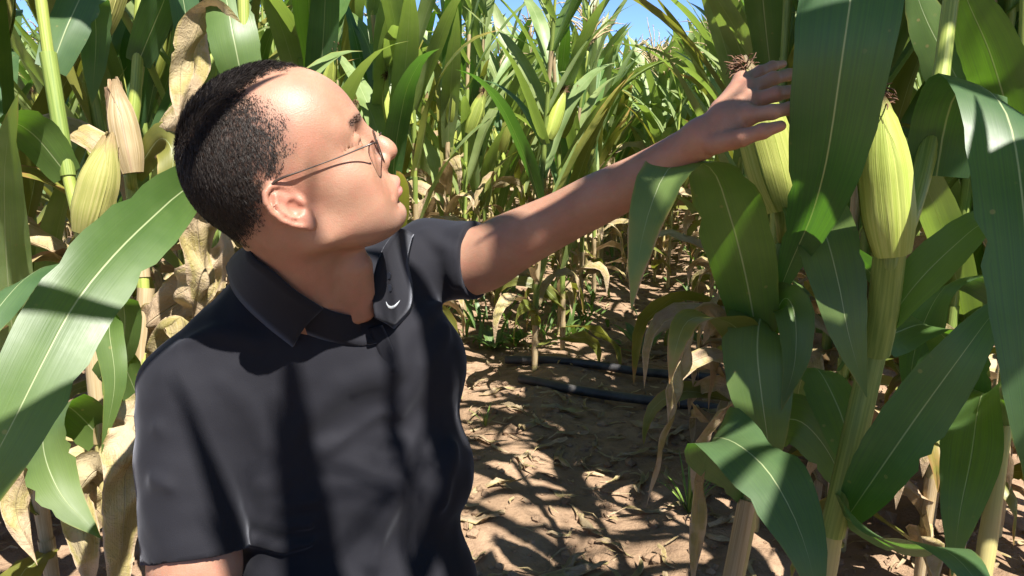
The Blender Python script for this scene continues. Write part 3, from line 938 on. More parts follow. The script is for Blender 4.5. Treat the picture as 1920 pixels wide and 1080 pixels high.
R3.leaf([(1900, 560, 1.30), (1840, 520, 1.26), (1770, 540, 1.26), (1720, 640, 1.28), (1700, 760, 1.30)], .042, [10, 55, 105, 160, 180], 'leaf_blue', -.2, .1)

# left of the man -------------------------------------------------
L1 = Hero('corn_plant', [(250, 1400, 1.52), (212, 1050, 1.52), (192, 850, 1.51), (172, 640, 1.50), (153, 440, 1.50), (128, 330, 1.50), (104, 190, 1.50), (82, 40, 1.50), (70, -60, 1.50)],
          'corn plant on the left with a yellowish ear leaning off its stalk', 'corn plants beside the man', .0130, .008, seed=23, upper=5)
L1.ear((160, 436, 1.46), (208, 255, 1.44), .0315, 'husk_pale', 5, 5, (152, 455, 1.49), 'plump yellowish ear', .16, False)
L1.sheath([(190, 830, 1.51), (172, 640, 1.50), (160, 560, 1.50)], .0150, .0170, 'sheath_dry')
L1.sheath([(128, 330, 1.50), (108, 210, 1.50), (90, 100, 1.50)], .0135, .0150)
L1.leaf([(95, 130, 1.50), (130, 40, 1.52), (165, -20, 1.56), (180, 60, 1.60), (172, 200, 1.64)], .045, [0, 30, 90, 150, 180], 'leaf_blue', .2, .1)
L1.leaf([(128, 330, 1.50), (60, 250, 1.44), (0, 230, 1.40), (-60, 300, 1.38), (-90, 420, 1.38)], .045, [0, 30, 90, 145, 180], 'leaf', .2, .08)
L1.leaf([(165, 560, 1.50), (110, 500, 1.38), (50, 520, 1.30), (-20, 600, 1.25), (-80, 700, 1.22)], .042, [10, 45, 105, 155, 180], 'leaf_blue', -.2, .08)
L1.leaf([(180, 720, 1.50), (230, 640, 1.44), (228, 560, 1.40), (205, 610, 1.37), (215, 720, 1.36), (190, 850, 1.37)], .030, [0, 30, 60, 30, 0, 30], 'leaf', .2, .2)
L1.leaf([(190, 820, 1.51), (120, 760, 1.44), (80, 820, 1.40), (110, 920, 1.38), (190, 1010, 1.38)], .050, [0, 60, 125, 180, 190], 'leaf', -.2, .1)
L1.leaf([(195, 860, 1.51), (240, 780, 1.42), (252, 830, 1.38), (235, 930, 1.36), (225, 1080, 1.36), (220, 1180, 1.37)], .042, [0, 20, 30, 10, 20, 30], 'leaf_dry', .4, .28)
L1.leaf([(200, 920, 1.52), (170, 880, 1.45), (150, 930, 1.42), (160, 1030, 1.40), (175, 1120, 1.41)], .036, [0, 20, 30, 0, 40], 'leaf_dry', .4, .3)
L1.leaf([(205, 980, 1.52), (120, 900, 1.46), (60, 880, 1.43), (30, 950, 1.42), (70, 1060, 1.42)], .034, [0, 20, 30, 10, 40], 'leaf_dry', .4, .3)

L2 = Hero('corn_plant', [(330, 1380, 1.62), (292, 1000, 1.60), (278, 800, 1.60), (268, 640, 1.60), (268, 520, 1.60), (250, 380, 1.60), (243, 300, 1.60), (256, 150, 1.60), (264, 0, 1.60), (268, -60, 1.60)],
          'corn plant on the left with a withered tan husk against its stalk', 'corn plants beside the man', .0130, .009, seed=29, upper=5)
L2.ear((248, 325, 1.56), (212, 150, 1.54), .0235, 'husk_dry', 14, 5, (246, 350, 1.59), 'withered tan husked ear', .30, False)
L2.sheath([(264, 700, 1.60), (270, 600, 1.60), (274, 540, 1.60)], .0150, .0165, 'sheath_dry')
L2.sheath([(268, 520, 1.60), (262, 450, 1.60), (256, 400, 1.60)], .0140, .0150, 'sheath_dry')
L2.leaf([(258, 120, 1.60), (300, 20, 1.56), (330, -40, 1.54), (352, 60, 1.52), (350, 200, 1.52)], .040, [0, -30, -90, -150, -180], 'leaf_blue', .2, .1)
L2.leaf([(250, 300, 1.60), (290, 265, 1.55), (330, 225, 1.52), (362, 160, 1.50), (372, 60, 1.50), (400, -20, 1.50)], .030, [20, 40, 20, 50, 20, 30], 'leaf_dry', .5, .3, label='twisted dry brown leaf')
L2.leaf([(250, 330, 1.60), (300, 260, 1.54), (325, 300, 1.52), (300, 400, 1.52), (285, 450, 1.52)], .030, [20, 0, 10, 30, 20], 'leaf_yellowing', .3, .25)
L2.leaf([(272, 620, 1.60), (330, 560, 1.52), (380, 520, 1.48), (415, 470, 1.47), (420, 420, 1.48)], .050, [0, 20, 10, 20, 20], 'leaf_dry', .4, .3)
L2.leaf([(276, 740, 1.60), (310, 640, 1.52), (340, 600, 1.48), (345, 680, 1.45), (320, 790, 1.44)], .035, [0, 20, 40, 10, 20], 'leaf_dry', .4, .3)
L2.leaf([(282, 850, 1.60), (330, 780, 1.52), (330, 860, 1.48), (300, 960, 1.46), (290, 1080, 1.46)], .045, [0, 10, 30, 10, 20], 'leaf_dry', .4, .3)
L2.leaf([(280, 800, 1.60), (240, 700, 1.55), (215, 650, 1.52), (190, 700, 1.50), (170, 790, 1.50)], .034, [0, 35, 90, 150, 180], 'leaf', .2, .12)

L3 = Hero('corn_plant', [(520, 1350, 1.34), (500, 1000, 1.32), (490, 800, 1.31), (482, 600, 1.30), (474, 450, 1.29), (466, 330, 1.28), (462, 200, 1.28), (458, 80, 1.28), (455, -40, 1.28)],
          'corn plant hidden behind the man, its long sunlit leaf sweeping to lower left', 'corn plants beside the man', .0120, .007, seed=37, upper=5)
L3.leaf([(468, 345, 1.28), (415, 335, 1.20), (352, 352, 1.13), (285, 408, 1.07), (210, 482, 1.01), (140, 570, .96), (80, 680, .92), (20, 800, .89), (-50, 930, .87), (-130, 1080, .87)], .045, [60, 40, 25, 10, 5, 0, 0, 0, 5, 10], 'leaf', -.14, .16, base_w=.5, peak=.5, tipw=2.6, label='long sunlit leaf with a pale midrib')
L3.leaf([(460, 180, 1.28), (440, 80, 1.26), (425, 0, 1.28), (410, -80, 1.32)], .040, [10, 0, 0, 0], 'leaf', .2, .1)
L3.leaf([(474, 440, 1.29), (420, 390, 1.27), (370, 420, 1.28), (385, 520, 1.30), (360, 620, 1.32)], .034, [10, 30, 20, 40, 20], 'leaf_dry', .4, .3)
L3.leaf([(460, 130, 1.28), (410, 20, 1.28), (362, 70, 1.28), (338, 170, 1.28), (335, 260, 1.28)], .026, [20, 60, 40, 20, 50], 'leaf_dry', .4, .3)

# plants that stand beside and behind the lens: out of the picture, they throw the dappled shade
def shade_spec(seed): return plant_spec(seed, 2.25 + .06 * (seed % 4), 1, leaf_len=.98, pale=.3)


def in_the_way(w):
    """Would these points stand in the picture, or close before a lens a step to either side of it?"""
    bad = False
    for dx, dy, far in ((0, 0, 1.2), (.35, 0, .9), (-.35, 0, .9), (.2, -.2, .9), (-.2, -.2, .9)):
        px, py, d = view_of(w - np.array((dx, dy, 0)))
        bad |= bool(((d > .0) & (d < far) & (px > -60) & (px < 1980) & (py > -60) & (py < 1140)).any())
        bad |= bool((np.linalg.norm(w - np.array((dx, dy, CAMZ)), axis=1) < .15).any())
    return bad


def shade_plant(x, y, seed, rz, label, drop=()):
    spec = [p for i, p in enumerate(shade_spec(seed)) if i not in drop]
    c, s_ = math.cos(rz), math.sin(rz); keep = []
    for n, v, f, u, k, sub in spec:
        allv = np.array(list(v) + [q for e in sub for q in e[1]])
        w = np.stack([allv[:, 0] * c - allv[:, 1] * s_ + x, allv[:, 0] * s_ + allv[:, 1] * c + y, allv[:, 2] + gz(x, y)], 1)
        if n == 'stalk' or not in_the_way(w): keep.append((n, v, f, u, k, sub))
    o = stand(spec_meshes(keep), 'corn_plant', (x, y, gz(x, y)), rz, (1, 1, 1))
    tag(o, label, 'corn plant', 'corn plants beside the camera')
    return o


def filler(x, y, seed, rz, label):
    """A leafy plant in the thick of the right hand rows; no blade of it reaches out in front of the nearer ones."""
    spec = plant_spec(seed, 1.8, 1, leaf_len=.62, dry_below=.2, pale=.15); keep = []
    c, s_ = math.cos(rz), math.sin(rz)
    for n, v, f, u, k, sub in spec:
        a = np.array(list(v) + [q for e in sub for q in e[1]])
        w = np.stack([a[:, 0] * c - a[:, 1] * s_ + x, a[:, 0] * s_ + a[:, 1] * c + y, a[:, 2]], 1)
        px, py, d = view_of(w)
        if not ((d < 1.36) | (px < 1440)).any() or n == 'stalk': keep.append((n, v, f, u, k, sub))
    tag(stand(spec_meshes(keep), 'corn_plant', (x, y, gz(x, y)), rz, (1, 1, 1)), label, 'corn plant', 'corn plants packed behind the nearest ones on the right')


for k, (x, y) in enumerate(((.72, 1.66), (.90, 1.60), (.60, 1.82), (1.02, 1.80), (.80, 1.95))):
    filler(x, y, 400 + k, 1.1 * k, f'leafy dark corn plant packed behind the nearest ones on the right, {ordinal(k + 1)} of five')

SHADE = [(0.961, 0.52, 315, 2.879, [13, 17]), (0.498, 0.056, 306, 6.032, [23]), (0.441, -0.217, 302, 0.243, [13, 17]), (0.716, -0.03, 304, 5.589, []), (-0.615, 0.072, 304, 4.835, []),
         (0.682, -0.28, 306, 2.0, []), (0.67, 0.27, 312, 3.466, [21]), (-0.788, 0.384, 314, 6.204, []), (1.065, 0.914, 301, 2.682, [])]
for x, y, sd, rz, drop in SHADE:
    shade_plant(x, y, sd, rz, 'corn plant standing beside the camera, outside the picture', drop)

# ================================================================== hoses, litter, weeds
def hose(pix, label):
    P = [G(px, py, .016) for px, py in pix]
    zm = sum(p[2] for p in P) / len(P)
    for p in P: p[2] = .35 * p[2] + .65 * zm + .006
    v, f, u = tube(P, .0175, 14, n=70)
    o = link('irrigation_hose', None, None, tuple(P[0])); tag(o, label, 'hose', 'irrigation hoses across the lane')
    b = np.array(P[0])
    link('pipe', mesh('pipe', [x - b for x in v], f, M['rubber'], u), o)
    return o


hose([(948, 684), (985, 686), (1040, 690), (1120, 695), (1190, 703), (1260, 715), (1330, 722), (1450, 740)], 'black irrigation hose lying across the soil, the one nearer the far plants')
hose([(975, 722), (1010, 730), (1060, 741), (1140, 750), (1230, 764), (1310, 776), (1400, 792), (1500, 815)], 'black irrigation hose lying across the soil, the one nearer the camera')

lr = random.Random(77)
acc = Acc()
ICO = None
for i in range(2600):                                          # clods and crumbs of soil
    y = 1.3 + 4.5 * lr.random() ** 1.4; x = lr.uniform(-1.0, 1.4) + .2 * (y - 2)
    rad = .004 + .014 * lr.random() ** 3
    if lr.random() < .02: rad *= 2
    c = np.array((x, y, gz(x, y) + rad * .3))
    ring = []
    V = [c + np.array((0, 0, rad * lr.uniform(.6, .9)))]
    for j in range(5):
        a = j * 1.2566 + lr.uniform(-.3, .3); q = rad * lr.uniform(.8, 1.3)
        V.append(c + np.array((math.cos(a) * q, math.sin(a) * q, rad * lr.uniform(-.1, .4))))
    for j in range(5):
        a = j * 1.2566 + .6; q = rad * lr.uniform(.7, 1.0)
        V.append(c + np.array((math.cos(a) * q, math.sin(a) * q, -rad * .8)))
    F = [(0, 1 + j, 1 + (j + 1) % 5) for j in range(5)] + [(1 + j, 6 + j, 1 + (j + 1) % 5) for j in range(5)] + [(6 + j, 6 + (j + 1) % 5, 1 + (j + 1) % 5) for j in range(5)]
    acc.add(V, F)
tag(link('soil_clods', acc.mesh('soil_clods', M['soil'], False)), 'loose crumbs and clods scattered over the soil', 'soil', None, 'stuff')

acc = Acc()
for i in range(2200):                                          # small shreds of dry leaf
    y = 1.4 + 6.0 * lr.random() ** 1.3; x = lr.uniform(-1.3, 1.6) + .2 * (y - 2)
    a = lr.uniform(0, 6.28); ln = lr.uniform(.02, .10); hw = lr.uniform(.002, .008)
    z = gz(x, y) + .004
    pts = [np.array((x + math.cos(a + k * .15) * ln * k / 3, y + math.sin(a + k * .15) * ln * k / 3, z + lr.uniform(0, .012))) for k in range(4)]
    sd = [np.array((-math.sin(a), math.cos(a), lr.uniform(-.5, .5)))] * 4
    v, f, u = blade(pts, sd, hw, 3, 2, .4, .1, i)
    acc.add(v, f, u)
tag(link('leaf_litter', acc.mesh('leaf_litter', M['leaf_dry'])), 'small shreds of dry leaves strewn on the soil', 'leaf litter', None, 'stuff')

acc = Acc()
for i in range(1500):                                          # low weeds and seedlings between the rows
    y = 3.5 + 6.5 * lr.random() ** 1.5; x = lr.uniform(-.75, .62) * (.5 + y * .22) + .22 * y - .5
    nrow = x * math.cos(ROW_A) - y * math.sin(ROW_A)
    if -.42 < nrow < .02 and lr.random() < .86: continue
    h = .05 + .16 * lr.random() ** 2
    pts, sd = arch((x, y, gz(x, y)), lr.uniform(0, 6.28), lr.uniform(.5, 1.4), h, lr.uniform(.5, 2.2), n=4, seed=i)
    v, f, u = blade(pts, sd, lr.uniform(.004, .016), 5, 2, .3, .1, i, base_w=.2, peak=.5)
    acc.add(v, f, u)
tag(link('ground_weeds', acc.mesh('ground_weeds', M['leaf'])), 'low green weeds covering the soil between the corn rows', 'weeds', None, 'stuff')

FALL = []
for k in range(5):
    pts = [np.array((t * .30 - .15, .03 * math.sin(t * 5 + k), .010 + .02 * abs(math.sin(t * 4 + k)))) for t in np.linspace(0, 1, 6)]
    sd = [np.array((0, 1, .5 * math.sin(t * 6 + k * 2))) for t in np.linspace(0, 1, 6)]
    v, f, u = blade(pts, sd, .020, 12, 4, .5, .5, k, crumple=1.6, curl=.5)
    FALL.append(mesh('fallen_leaf', v, f, M['leaf_dry'], u))
for i in range(60):
    px, py = lr.uniform(870, 1420), 650 + 480 * lr.random()
    p = G(px, py, .003)
    o = link('fallen_leaf', FALL[i % 5], None, tuple(p)); o.rotation_euler = (lr.uniform(-.15, .15), lr.uniform(-.15, .15), lr.uniform(0, 6.28)); s = lr.uniform(.25, .7); o.scale = (s, s, s)
    tag(o, 'dry curled tan corn leaf fallen on the soil of the lane', 'fallen leaf', 'fallen leaves on the soil')


def weed(px, py, h, seed, label, n=16, grassy=True):
    r = random.Random(seed); p = G(px, py)
    root = link('weed', None, None, tuple(p)); tag(root, label, 'weed', 'weeds on the soil')
    for k in range(n):
        a = r.uniform(0, 6.28); el = r.uniform(.7, 1.45)
        if grassy:
            pts, sd = arch((0, 0, 0), a, el, h * r.uniform(.6, 1.1), r.uniform(.6, 2), n=5, seed=seed + k)
            v, f, u = blade(pts, sd, .0030, 6, 2, .3, .1, k)
        else:
            pts, sd = arch((0, 0, 0), a, r.uniform(.3, 1.0), h * r.uniform(.5, 1.0), r.uniform(.5, 1.6), n=5, seed=seed + k)
            v, f, u = blade(pts, sd, .020, 8, 4, .2, .1, k, base_w=.08, peak=.6)
        link('leaf', mesh('leaf', v, f, M['leaf' if not grassy else 'weed'], u), root)


weed(1290, 975, .16, 1, 'small bright grassy weed on the soil by the right hand plants', 26)
weed(925, 650, .14, 2, 'low broad leaved green weed left of the hoses', 12, False)
weed(965, 640, .12, 3, 'low broad leaved weed behind the hose end', 10, False)
weed(1205, 655, .22, 4, 'upright green shoot beside the far end of the hose', 8, False)
weed(910, 800, .10, 5, 'tiny green sprout by the man on the soil', 8, True)
# ================================================================== the man
# signed-distance modelling: primitives blended smoothly, meshed as one continuous surface
def smin(a, b, k):
    h = np.clip(.5 + .5 * (b - a) / k, 0, 1)
    return b + (a - b) * h - k * h * (1 - h)


def smax(a, b, k): return -smin(-a, -b, k)


def s_ell(p, c, r):
    q = (p - np.asarray(c)) / np.asarray(r)
    k0 = np.linalg.norm(q, axis=1); k1 = np.linalg.norm(q / np.asarray(r), axis=1) + 1e-9
    return k0 * (k0 - 1) / k1


def s_cap(p, a, b, ra, rb=None):
    a = np.asarray(a, float); b = np.asarray(b, float); rb = ra if rb is None else rb
    ba = b - a
    h = np.clip(((p - a) @ ba) / (ba @ ba + 1e-12), 0, 1)
    return np.linalg.norm(p - a - h[:, None] * ba, axis=1) - (ra + (rb - ra) * h)


def s_chain(p, pts, radii, k=None):
    d = None
    for i in range(len(pts) - 1):
        e = s_cap(p, pts[i], pts[i + 1], radii[i], radii[i + 1])
        d = e if d is None else (np.minimum(d, e) if k is None else smin(d, e, k))
    return d


def surface(f, lo, hi, h, slack=1.7, B=8, newton=2):
    """Sparse naive surface nets of f over the box lo..hi at spacing h."""
    lo = np.asarray(lo, float)
    nb = np.ceil((np.asarray(hi) - lo) / (h * B)).astype(int)
    n = nb * B + 1
    gi = np.stack(np.meshgrid(*[np.arange(k) for k in nb], indexing='ij'), -1).reshape(-1, 3)
    dc = f((lo + (gi + .5) * (h * B)).astype(np.float32))
    act = np.abs(dc) < slack * h * B
    D = np.ones(nb * B + 1, np.float32)
    S = np.sign(dc).reshape(nb)
    S = np.repeat(np.repeat(np.repeat(S, B, 0), B, 1), B, 2)
    D[:-1, :-1, :-1] = S
    off = np.stack(np.meshgrid(*[np.arange(B + 1)] * 3, indexing='ij'), -1).reshape(-1, 3)
    ga = gi[act]
    for s in range(0, len(ga), 1500):
        ids = (ga[s:s + 1500, None, :] * B + off[None]).reshape(-1, 3)
        D[ids[:, 0], ids[:, 1], ids[:, 2]] = f((lo + ids * h).astype(np.float32))
    neg = D < 0
    m = np.zeros(n - 1, np.int8)
    for dx in (0, 1):
        for dy in (0, 1):
            for dz in (0, 1):
                m += neg[dx:n[0] - 1 + dx, dy:n[1] - 1 + dy, dz:n[2] - 1 + dz]
    cells = np.argwhere((m > 0) & (m < 8))
    idx = -np.ones(n - 1, np.int64); idx[tuple(cells.T)] = np.arange(len(cells))
    acc = np.zeros((len(cells), 3)); cnt = np.zeros(len(cells))
    cor = [(a, b, c) for a in (0, 1) for b in (0, 1) for c in (0, 1)]
    for a in cor:
        for ax in range(3):
            if a[ax]: continue
            b = list(a); b[ax] = 1
            va = D[tuple((cells + a).T)]; vb = D[tuple((cells + b).T)]
            x = (va < 0) != (vb < 0)
            t = np.where(x, va / (va - vb + 1e-12), 0)
            q = np.tile(np.array(a, float), (len(cells), 1)); q[:, ax] += t
            acc[x] += q[x]; cnt[x] += 1
    V = lo + (cells + acc / cnt[:, None]) * h
    Q = []
    for ax in range(3):
        u, v = (ax + 1) % 3, (ax + 2) % 3
        sl0 = [slice(None)] * 3; sl1 = [slice(None)] * 3
        sl0[ax] = slice(0, n[ax] - 1); sl1[ax] = slice(1, n[ax])
        s0, s1 = neg[tuple(sl0)], neg[tuple(sl1)]
        e = np.argwhere(s0 != s1)
        e = e[(e[:, u] > 0) & (e[:, v] > 0) & (e[:, u] < n[u] - 1) & (e[:, v] < n[v] - 1)]
        inside = s0[tuple(e.T)]
        def cell(du, dv):
            c = e.copy(); c[:, u] += du; c[:, v] += dv
            return idx[tuple(c.T)]
        q = np.stack([cell(-1, -1), cell(0, -1), cell(0, 0), cell(-1, 0)], 1)
        q[~inside] = q[~inside][:, ::-1]
        Q.append(q)
    Q = np.vstack(Q); Q = Q[(Q >= 0).all(1)]
    for _ in range(newton):
        e = h * .3
        d = f(V)
        g = np.stack([f(V + np.eye(3)[k] * e) - f(V - np.eye(3)[k] * e) for k in range(3)], 1) / (2 * e)
        gl = (g * g).sum(1) + 1e-6
        st = np.clip(d / gl, -h * .5 / np.sqrt(gl), h * .5 / np.sqrt(gl))
        V = V - st[:, None] * g
    return V, Q


# --- head pose (head frame: x forward, y to his left, z up; origin midway between the ear canals)
HT, HY, HR = math.radians(30.5), math.radians(7.5), math.radians(21)
_f = np.array((math.cos(HT) * math.cos(HY), math.sin(HT) * math.cos(HY), -math.sin(HY)))
_u0 = np.array((-math.sin(HT), math.cos(HT), 0.0)); _tw = np.cross(_f, _u0)
_up = math.cos(HR) * _u0 + math.sin(HR) * _tw
_lf = np.cross(_up, _f)
HB = np.stack([cam_dir(*_f), cam_dir(*_lf), cam_dir(*_up)], 1)      # columns: forward, left, up in world
HC = W(557, 358, 0.905)


def head_w(x, y, z): return HC + HB @ np.array((x, y, z), float)
def to_head(p): return (p - HC) @ HB


EAR_C, EAR_A = np.array((-.0125, -.0735, -.002)), math.radians(14)
_ea = np.array((-math.sin(EAR_A), 0, math.cos(EAR_A)))               # ear long axis (up and back)
_eo = np.array((.33, -1, 0.0)); _eo /= np.linalg.norm(_eo)           # outward, facing a little forward
_eb = np.cross(_ea, _eo); _eb = _eb if _eb[0] > 0 else -_eb; _eb /= np.linalg.norm(_eb)
_eo = np.cross(_eb, _ea); _eo = _eo if _eo[1] < 0 else -_eo
HELIX = [(.004, .0125, -.001), (.014, .0135, .001), (.0245, .0085, .003), (.030, .000, .004), (.0285, -.009, .0045), (.021, -.0155, .005),
         (.010, -.0180, .005), (-.003, -.0165, .0045), (-.015, -.011, .003), (-.0235, -.004, .0015)]
ANTI = [(.020, -.002, .003), (.013, -.0085, .004), (.003, -.0105, .0045), (-.007, -.0075, .004), (-.0125, -.001, .003)]


def ear_sdf(p):
    q = p - EAR_C
    e = np.stack([q @ _ea, q @ _eb, q @ _eo], 1)
    d = s_ell(e, (.006, -.0015, -.001), (.0265, .0175, .0055))
    d = smin(d, s_ell(e, (-.024, .003, .0), (.0105, .0085, .0046)), .007)          # lobe
    d = smax(d, -s_ell(e, (.013, -.008, .0075), (.0165, .0095, .0055)), .003)        # scapha hollow
    d = smin(d, s_chain(e, HELIX, [.0026, .0032, .0034, .0034, .0034, .0034, .0032, .003, .003, .003]), .0022)
    d = smin(d, s_chain(e, ANTI, [.0026, .003, .003, .003, .0026]), .003)
    d = smin(d, s_cap(e, (.004, .002, .000), (.006, .012, .0), .0018, .0022), .003)  # crus
    d = smax(d, -s_ell(e, (-.004, .0035, .0045), (.0105, .008, .0085)), .003)        # concha
    d = smin(d, s_ell(e, (-.003, .0135, .001), (.0065, .0035, .0042)), .003)         # tragus
    d = smin(d, s_ell(e, (-.0145, .003, .002), (.004, .004, .003)), .003)
    d = smin(d, s_cap(e, (.010, .006, -.012), (-.014, .010, -.012), .009), .008)      # root into the head
    return d


def head_sdf(p):
    q = p.copy(); q[:, 2] = np.where(q[:, 2] < -.050, -.050 + (q[:, 2] + .050) / .70, q[:, 2])     # a short lower face
    ay = np.abs(q[:, 1]); qm = np.stack([q[:, 0], ay, q[:, 2]], 1)
    d = s_ell(q, (-.004, 0, .046), (.098, .0765, .094))                              # cranium
    d = smin(d, s_ell(q, (.034, 0, .056), (.064, .063, .062)), .03)                   # forehead
    d = smin(d, s_ell(q, (.040, 0, -.018), (.054, .060, .066)), .03)                  # face
    d = smin(d, s_cap(qm, (.004, .047, -.052), (.070, .014, -.089), .021, .017), .028) # jaw
    d = smin(d, s_ell(qm, (.052, .042, -.010), (.030, .024, .022)), .02)              # cheekbone
    d = smin(d, s_ell(qm, (.046, .038, -.046), (.034, .023, .034)), .025)             # cheek flesh
    d = smin(d, s_ell(q, (.052, 0, -.082), (.034, .040, .030)), .03)                  # under-chin fullness
    d = smin(d, s_cap(qm, (.088, .010, .040), (.068, .046, .040), .0095, .009), .016)  # brow
    d = smax(d, -s_ell(qm, (.102, .031, .021), (.018, .019, .0125)), .016)            # socket
    d = smin(d, s_ell(qm, (.0765, .0315, .0215), (.0140, .0175, .0130)), .006)        # lids over the eyeball
    lid = s_chain(qm, [(.0900, .019, .0185), (.0915, .029, .0185), (.0870, .039, .0185), (.0785, .047, .0195), (.0690, .0545, .0210), (.062, .059, .0215)], [.0012, .0015, .0016, .0015, .0014, .0008])
    d = smax(d, -lid, .0022)
    fold = s_chain(qm, [(.0895, .020, .0280), (.0900, .030, .0300), (.0850, .040, .0295), (.0755, .049, .0260)], [.0010, .0012, .0012, .001])
    d = smax(d, -fold, .003)
    d = smin(d, s_cap(q, (.088, 0, .036), (.110, 0, .000), .0085, .0088), .012)       # nose bridge
    d = smin(d, s_ell(q, (.1100, 0, -.0100), (.0130, .0130, .0108)), .010)            # tip
    d = smin(d, s_ell(qm, (.0975, .0125, -.0165), (.0105, .0075, .0085)), .006)       # wings
    d = smax(d, -s_ell(qm, (.1040, .0062, -.0242), (.0050, .0030, .0036)), .003)      # nostrils
    d = smin(d, s_ell(q, (.078, 0, -.048), (.0255, .032, .026)), .016)                # muzzle
    d = smin(d, s_chain(qm, [(.1030, .0, -.0435), (.1015, .009, -.0435), (.0900, .0215, -.0505)], [.0058, .0054, .0028]), .006)
    d = smin(d, s_chain(qm, [(.0990, .0, -.0590), (.0970, .009, -.0585), (.0880, .0205, -.0535)], [.0068, .0062, .0030]), .006)
    slit = s_chain(qm, [(.1080, .0, -.0515), (.1045, .010, -.0508), (.0930, .022, -.0530), (.0890, .0255, -.0545)], [.0012, .0012, .0011, .0006])
    d = smax(d, -slit, .0025)
    d = smin(d, s_ell(q, (.078, 0, -.088), (.0170, .024, .0165)), .014)               # chin
    d = smax(d, -s_cap(qm, (.1055, .0, -.0725), (.0945, .018, -.072), .0045, .003), .010)
    nl = s_chain(qm, [(.1015, .0245, -.020), (.0955, .0315, -.036), (.0900, .0335, -.052)], [.001, .0014, .0005])
    d = smax(d, -nl, .008)                                                            # smile line
    e = ear_sdf(np.stack([q[:, 0], -ay, q[:, 2]], 1))
    d = smin(d, e, .0035)
    return d


# --- body landmarks
NECK0, NECK1 = head_w(-.022, 0, -.02), W(612, 640, 1.07)
SH_R, SH_L = W(360, 730, 1.00), W(806, 488, 1.19)
ARM_R = [SH_R, W(366, 1060, .965), W(372, 1160, .955), W(470, 1400, .80), W(540, 1500, .76)]
ARM_L = [SH_L, W(893, 489, 1.165), W(965, 452, 1.13), W(1050, 410, 1.10), W(1120, 374, 1.07), W(1200, 334, 1.035), W(1265, 292, 1.0), W(1318, 258, .975)]
WRIST = W(1325, 252, .97)
FING = {
    'thumb': [W(1342, 268, .955), W(1392, 258, .925), W(1430, 246, .915), W(1464, 236, .915)],
    'index': [W(1402, 217, .945), W(1448, 210, .928), W(1482, 203, .932), W(1514, 202, .945)],
    'middle': [W(1409, 190, .962), W(1456, 176, .948), W(1492, 170, .956), W(1520, 174, .972)],
    'ring': [W(1404, 168, .982), W(1450, 147, .980), W(1480, 140, .992), W(1506, 142, 1.006)],
    'pinky': [W(1392, 154, 1.000), W(1425, 134, 1.010), W(1448, 124, 1.020), W(1468, 120, 1.032)],
}
FRAD = {'thumb': (.0138, .0098, .0086, .0062), 'index': (.0104, .0084, .0073, .0058), 'middle': (.0106, .0086, .0075, .0060), 'ring': (.0100, .0080, .0070, .0057), 'pinky': (.0092, .0070, .0061, .0050)}


def hand_sdf(p):
    d = s_cap(p, ARM_L[-1], W(1350, 236, .965), .0235, .021)
    for k, c in FING.items():
        if k != 'thumb':
            d = smin(d, s_cap(p, W(1345, 240, .967) * .65 + c[0] * .35, c[0], .0165, .0122), .016)
    d = smin(d, s_ell(p, W(1370, 258, .955), (.019, .016, .015)), .015)                # thumb base
    for k, c in FING.items():
        r = FRAD[k]
        e = s_chain(p, c, r)
        for i in (1, 2):
            e = smin(e, np.linalg.norm(p - c[i], axis=1) - r[i] * 1.09, .003)
        d = smin(d, e, .0032)
        if k != 'thumb':
            d = smin(d, np.linalg.norm(p - c[0] - cam_dir(-.2, .5, .6) * .002, axis=1) - .0118, .005)
    return d


def armL_sdf(p):
    return s_chain(p, ARM_LS[:, :3], ARM_LS[:, 3])


ARM_LS = spline(np.c_[np.array(ARM_L), np.array([.055, .0495, .0430, .0370, .0355, .0315, .0255, .0220])], 44)


def body_sdf(p):
    d = s_cap(p, NECK0, NECK1, .058, .054)
    d = smin(d, s_cap(p, NECK1, SH_R, .045, .045), .02)
    d = smin(d, s_cap(p, NECK1, SH_L, .045, .045), .02)
    d = smin(d, s_cap(p, W(480, 770, 1.09), W(735, 700, 1.15), .070, .065), .03)
    d = smin(d, s_cap(p, W(600, 820, 1.11), W(660, 1200, 1.15), .080, .085), .03)
    for i in range(len(ARM_R) - 1):
        rr = [.052, .050, .047, .038, .028]
        d = smin(d, s_cap(p, ARM_R[i], ARM_R[i + 1], rr[i], rr[i + 1]), .02)
    bx = [(armL_sdf, np.array(ARM_L).min(0) - .12, np.array(ARM_L).max(0) + .12, .022)]
    hp = np.array([q for c in FING.values() for q in c] + [ARM_L[-1]])
    bx.append((hand_sdf, hp.min(0) - .07, hp.max(0) + .07, .012))
    for fn, lo, hi, k in bx:
        i = np.where(((p > lo) & (p < hi)).all(1))[0]
        if len(i): d[i] = smin(d[i], fn(p[i]), k)
    q = to_head(p)
    i = np.where((np.abs(q - np.array((.0, 0, .02))) < np.array((.17, .15, .18))).all(1))[0]
    if len(i): d[i] = smin(d[i], head_sdf(q[i]), .022)
    # throat: tendon and larynx
    i = np.where(np.linalg.norm(p - W(650, 520, .95), axis=1) < .12)[0]
    if len(i):
        d[i] = smin(d[i], s_cap(p[i], W(672, 500, .960), W(684, 580, 1.00), .017, .014), .03)
    return d


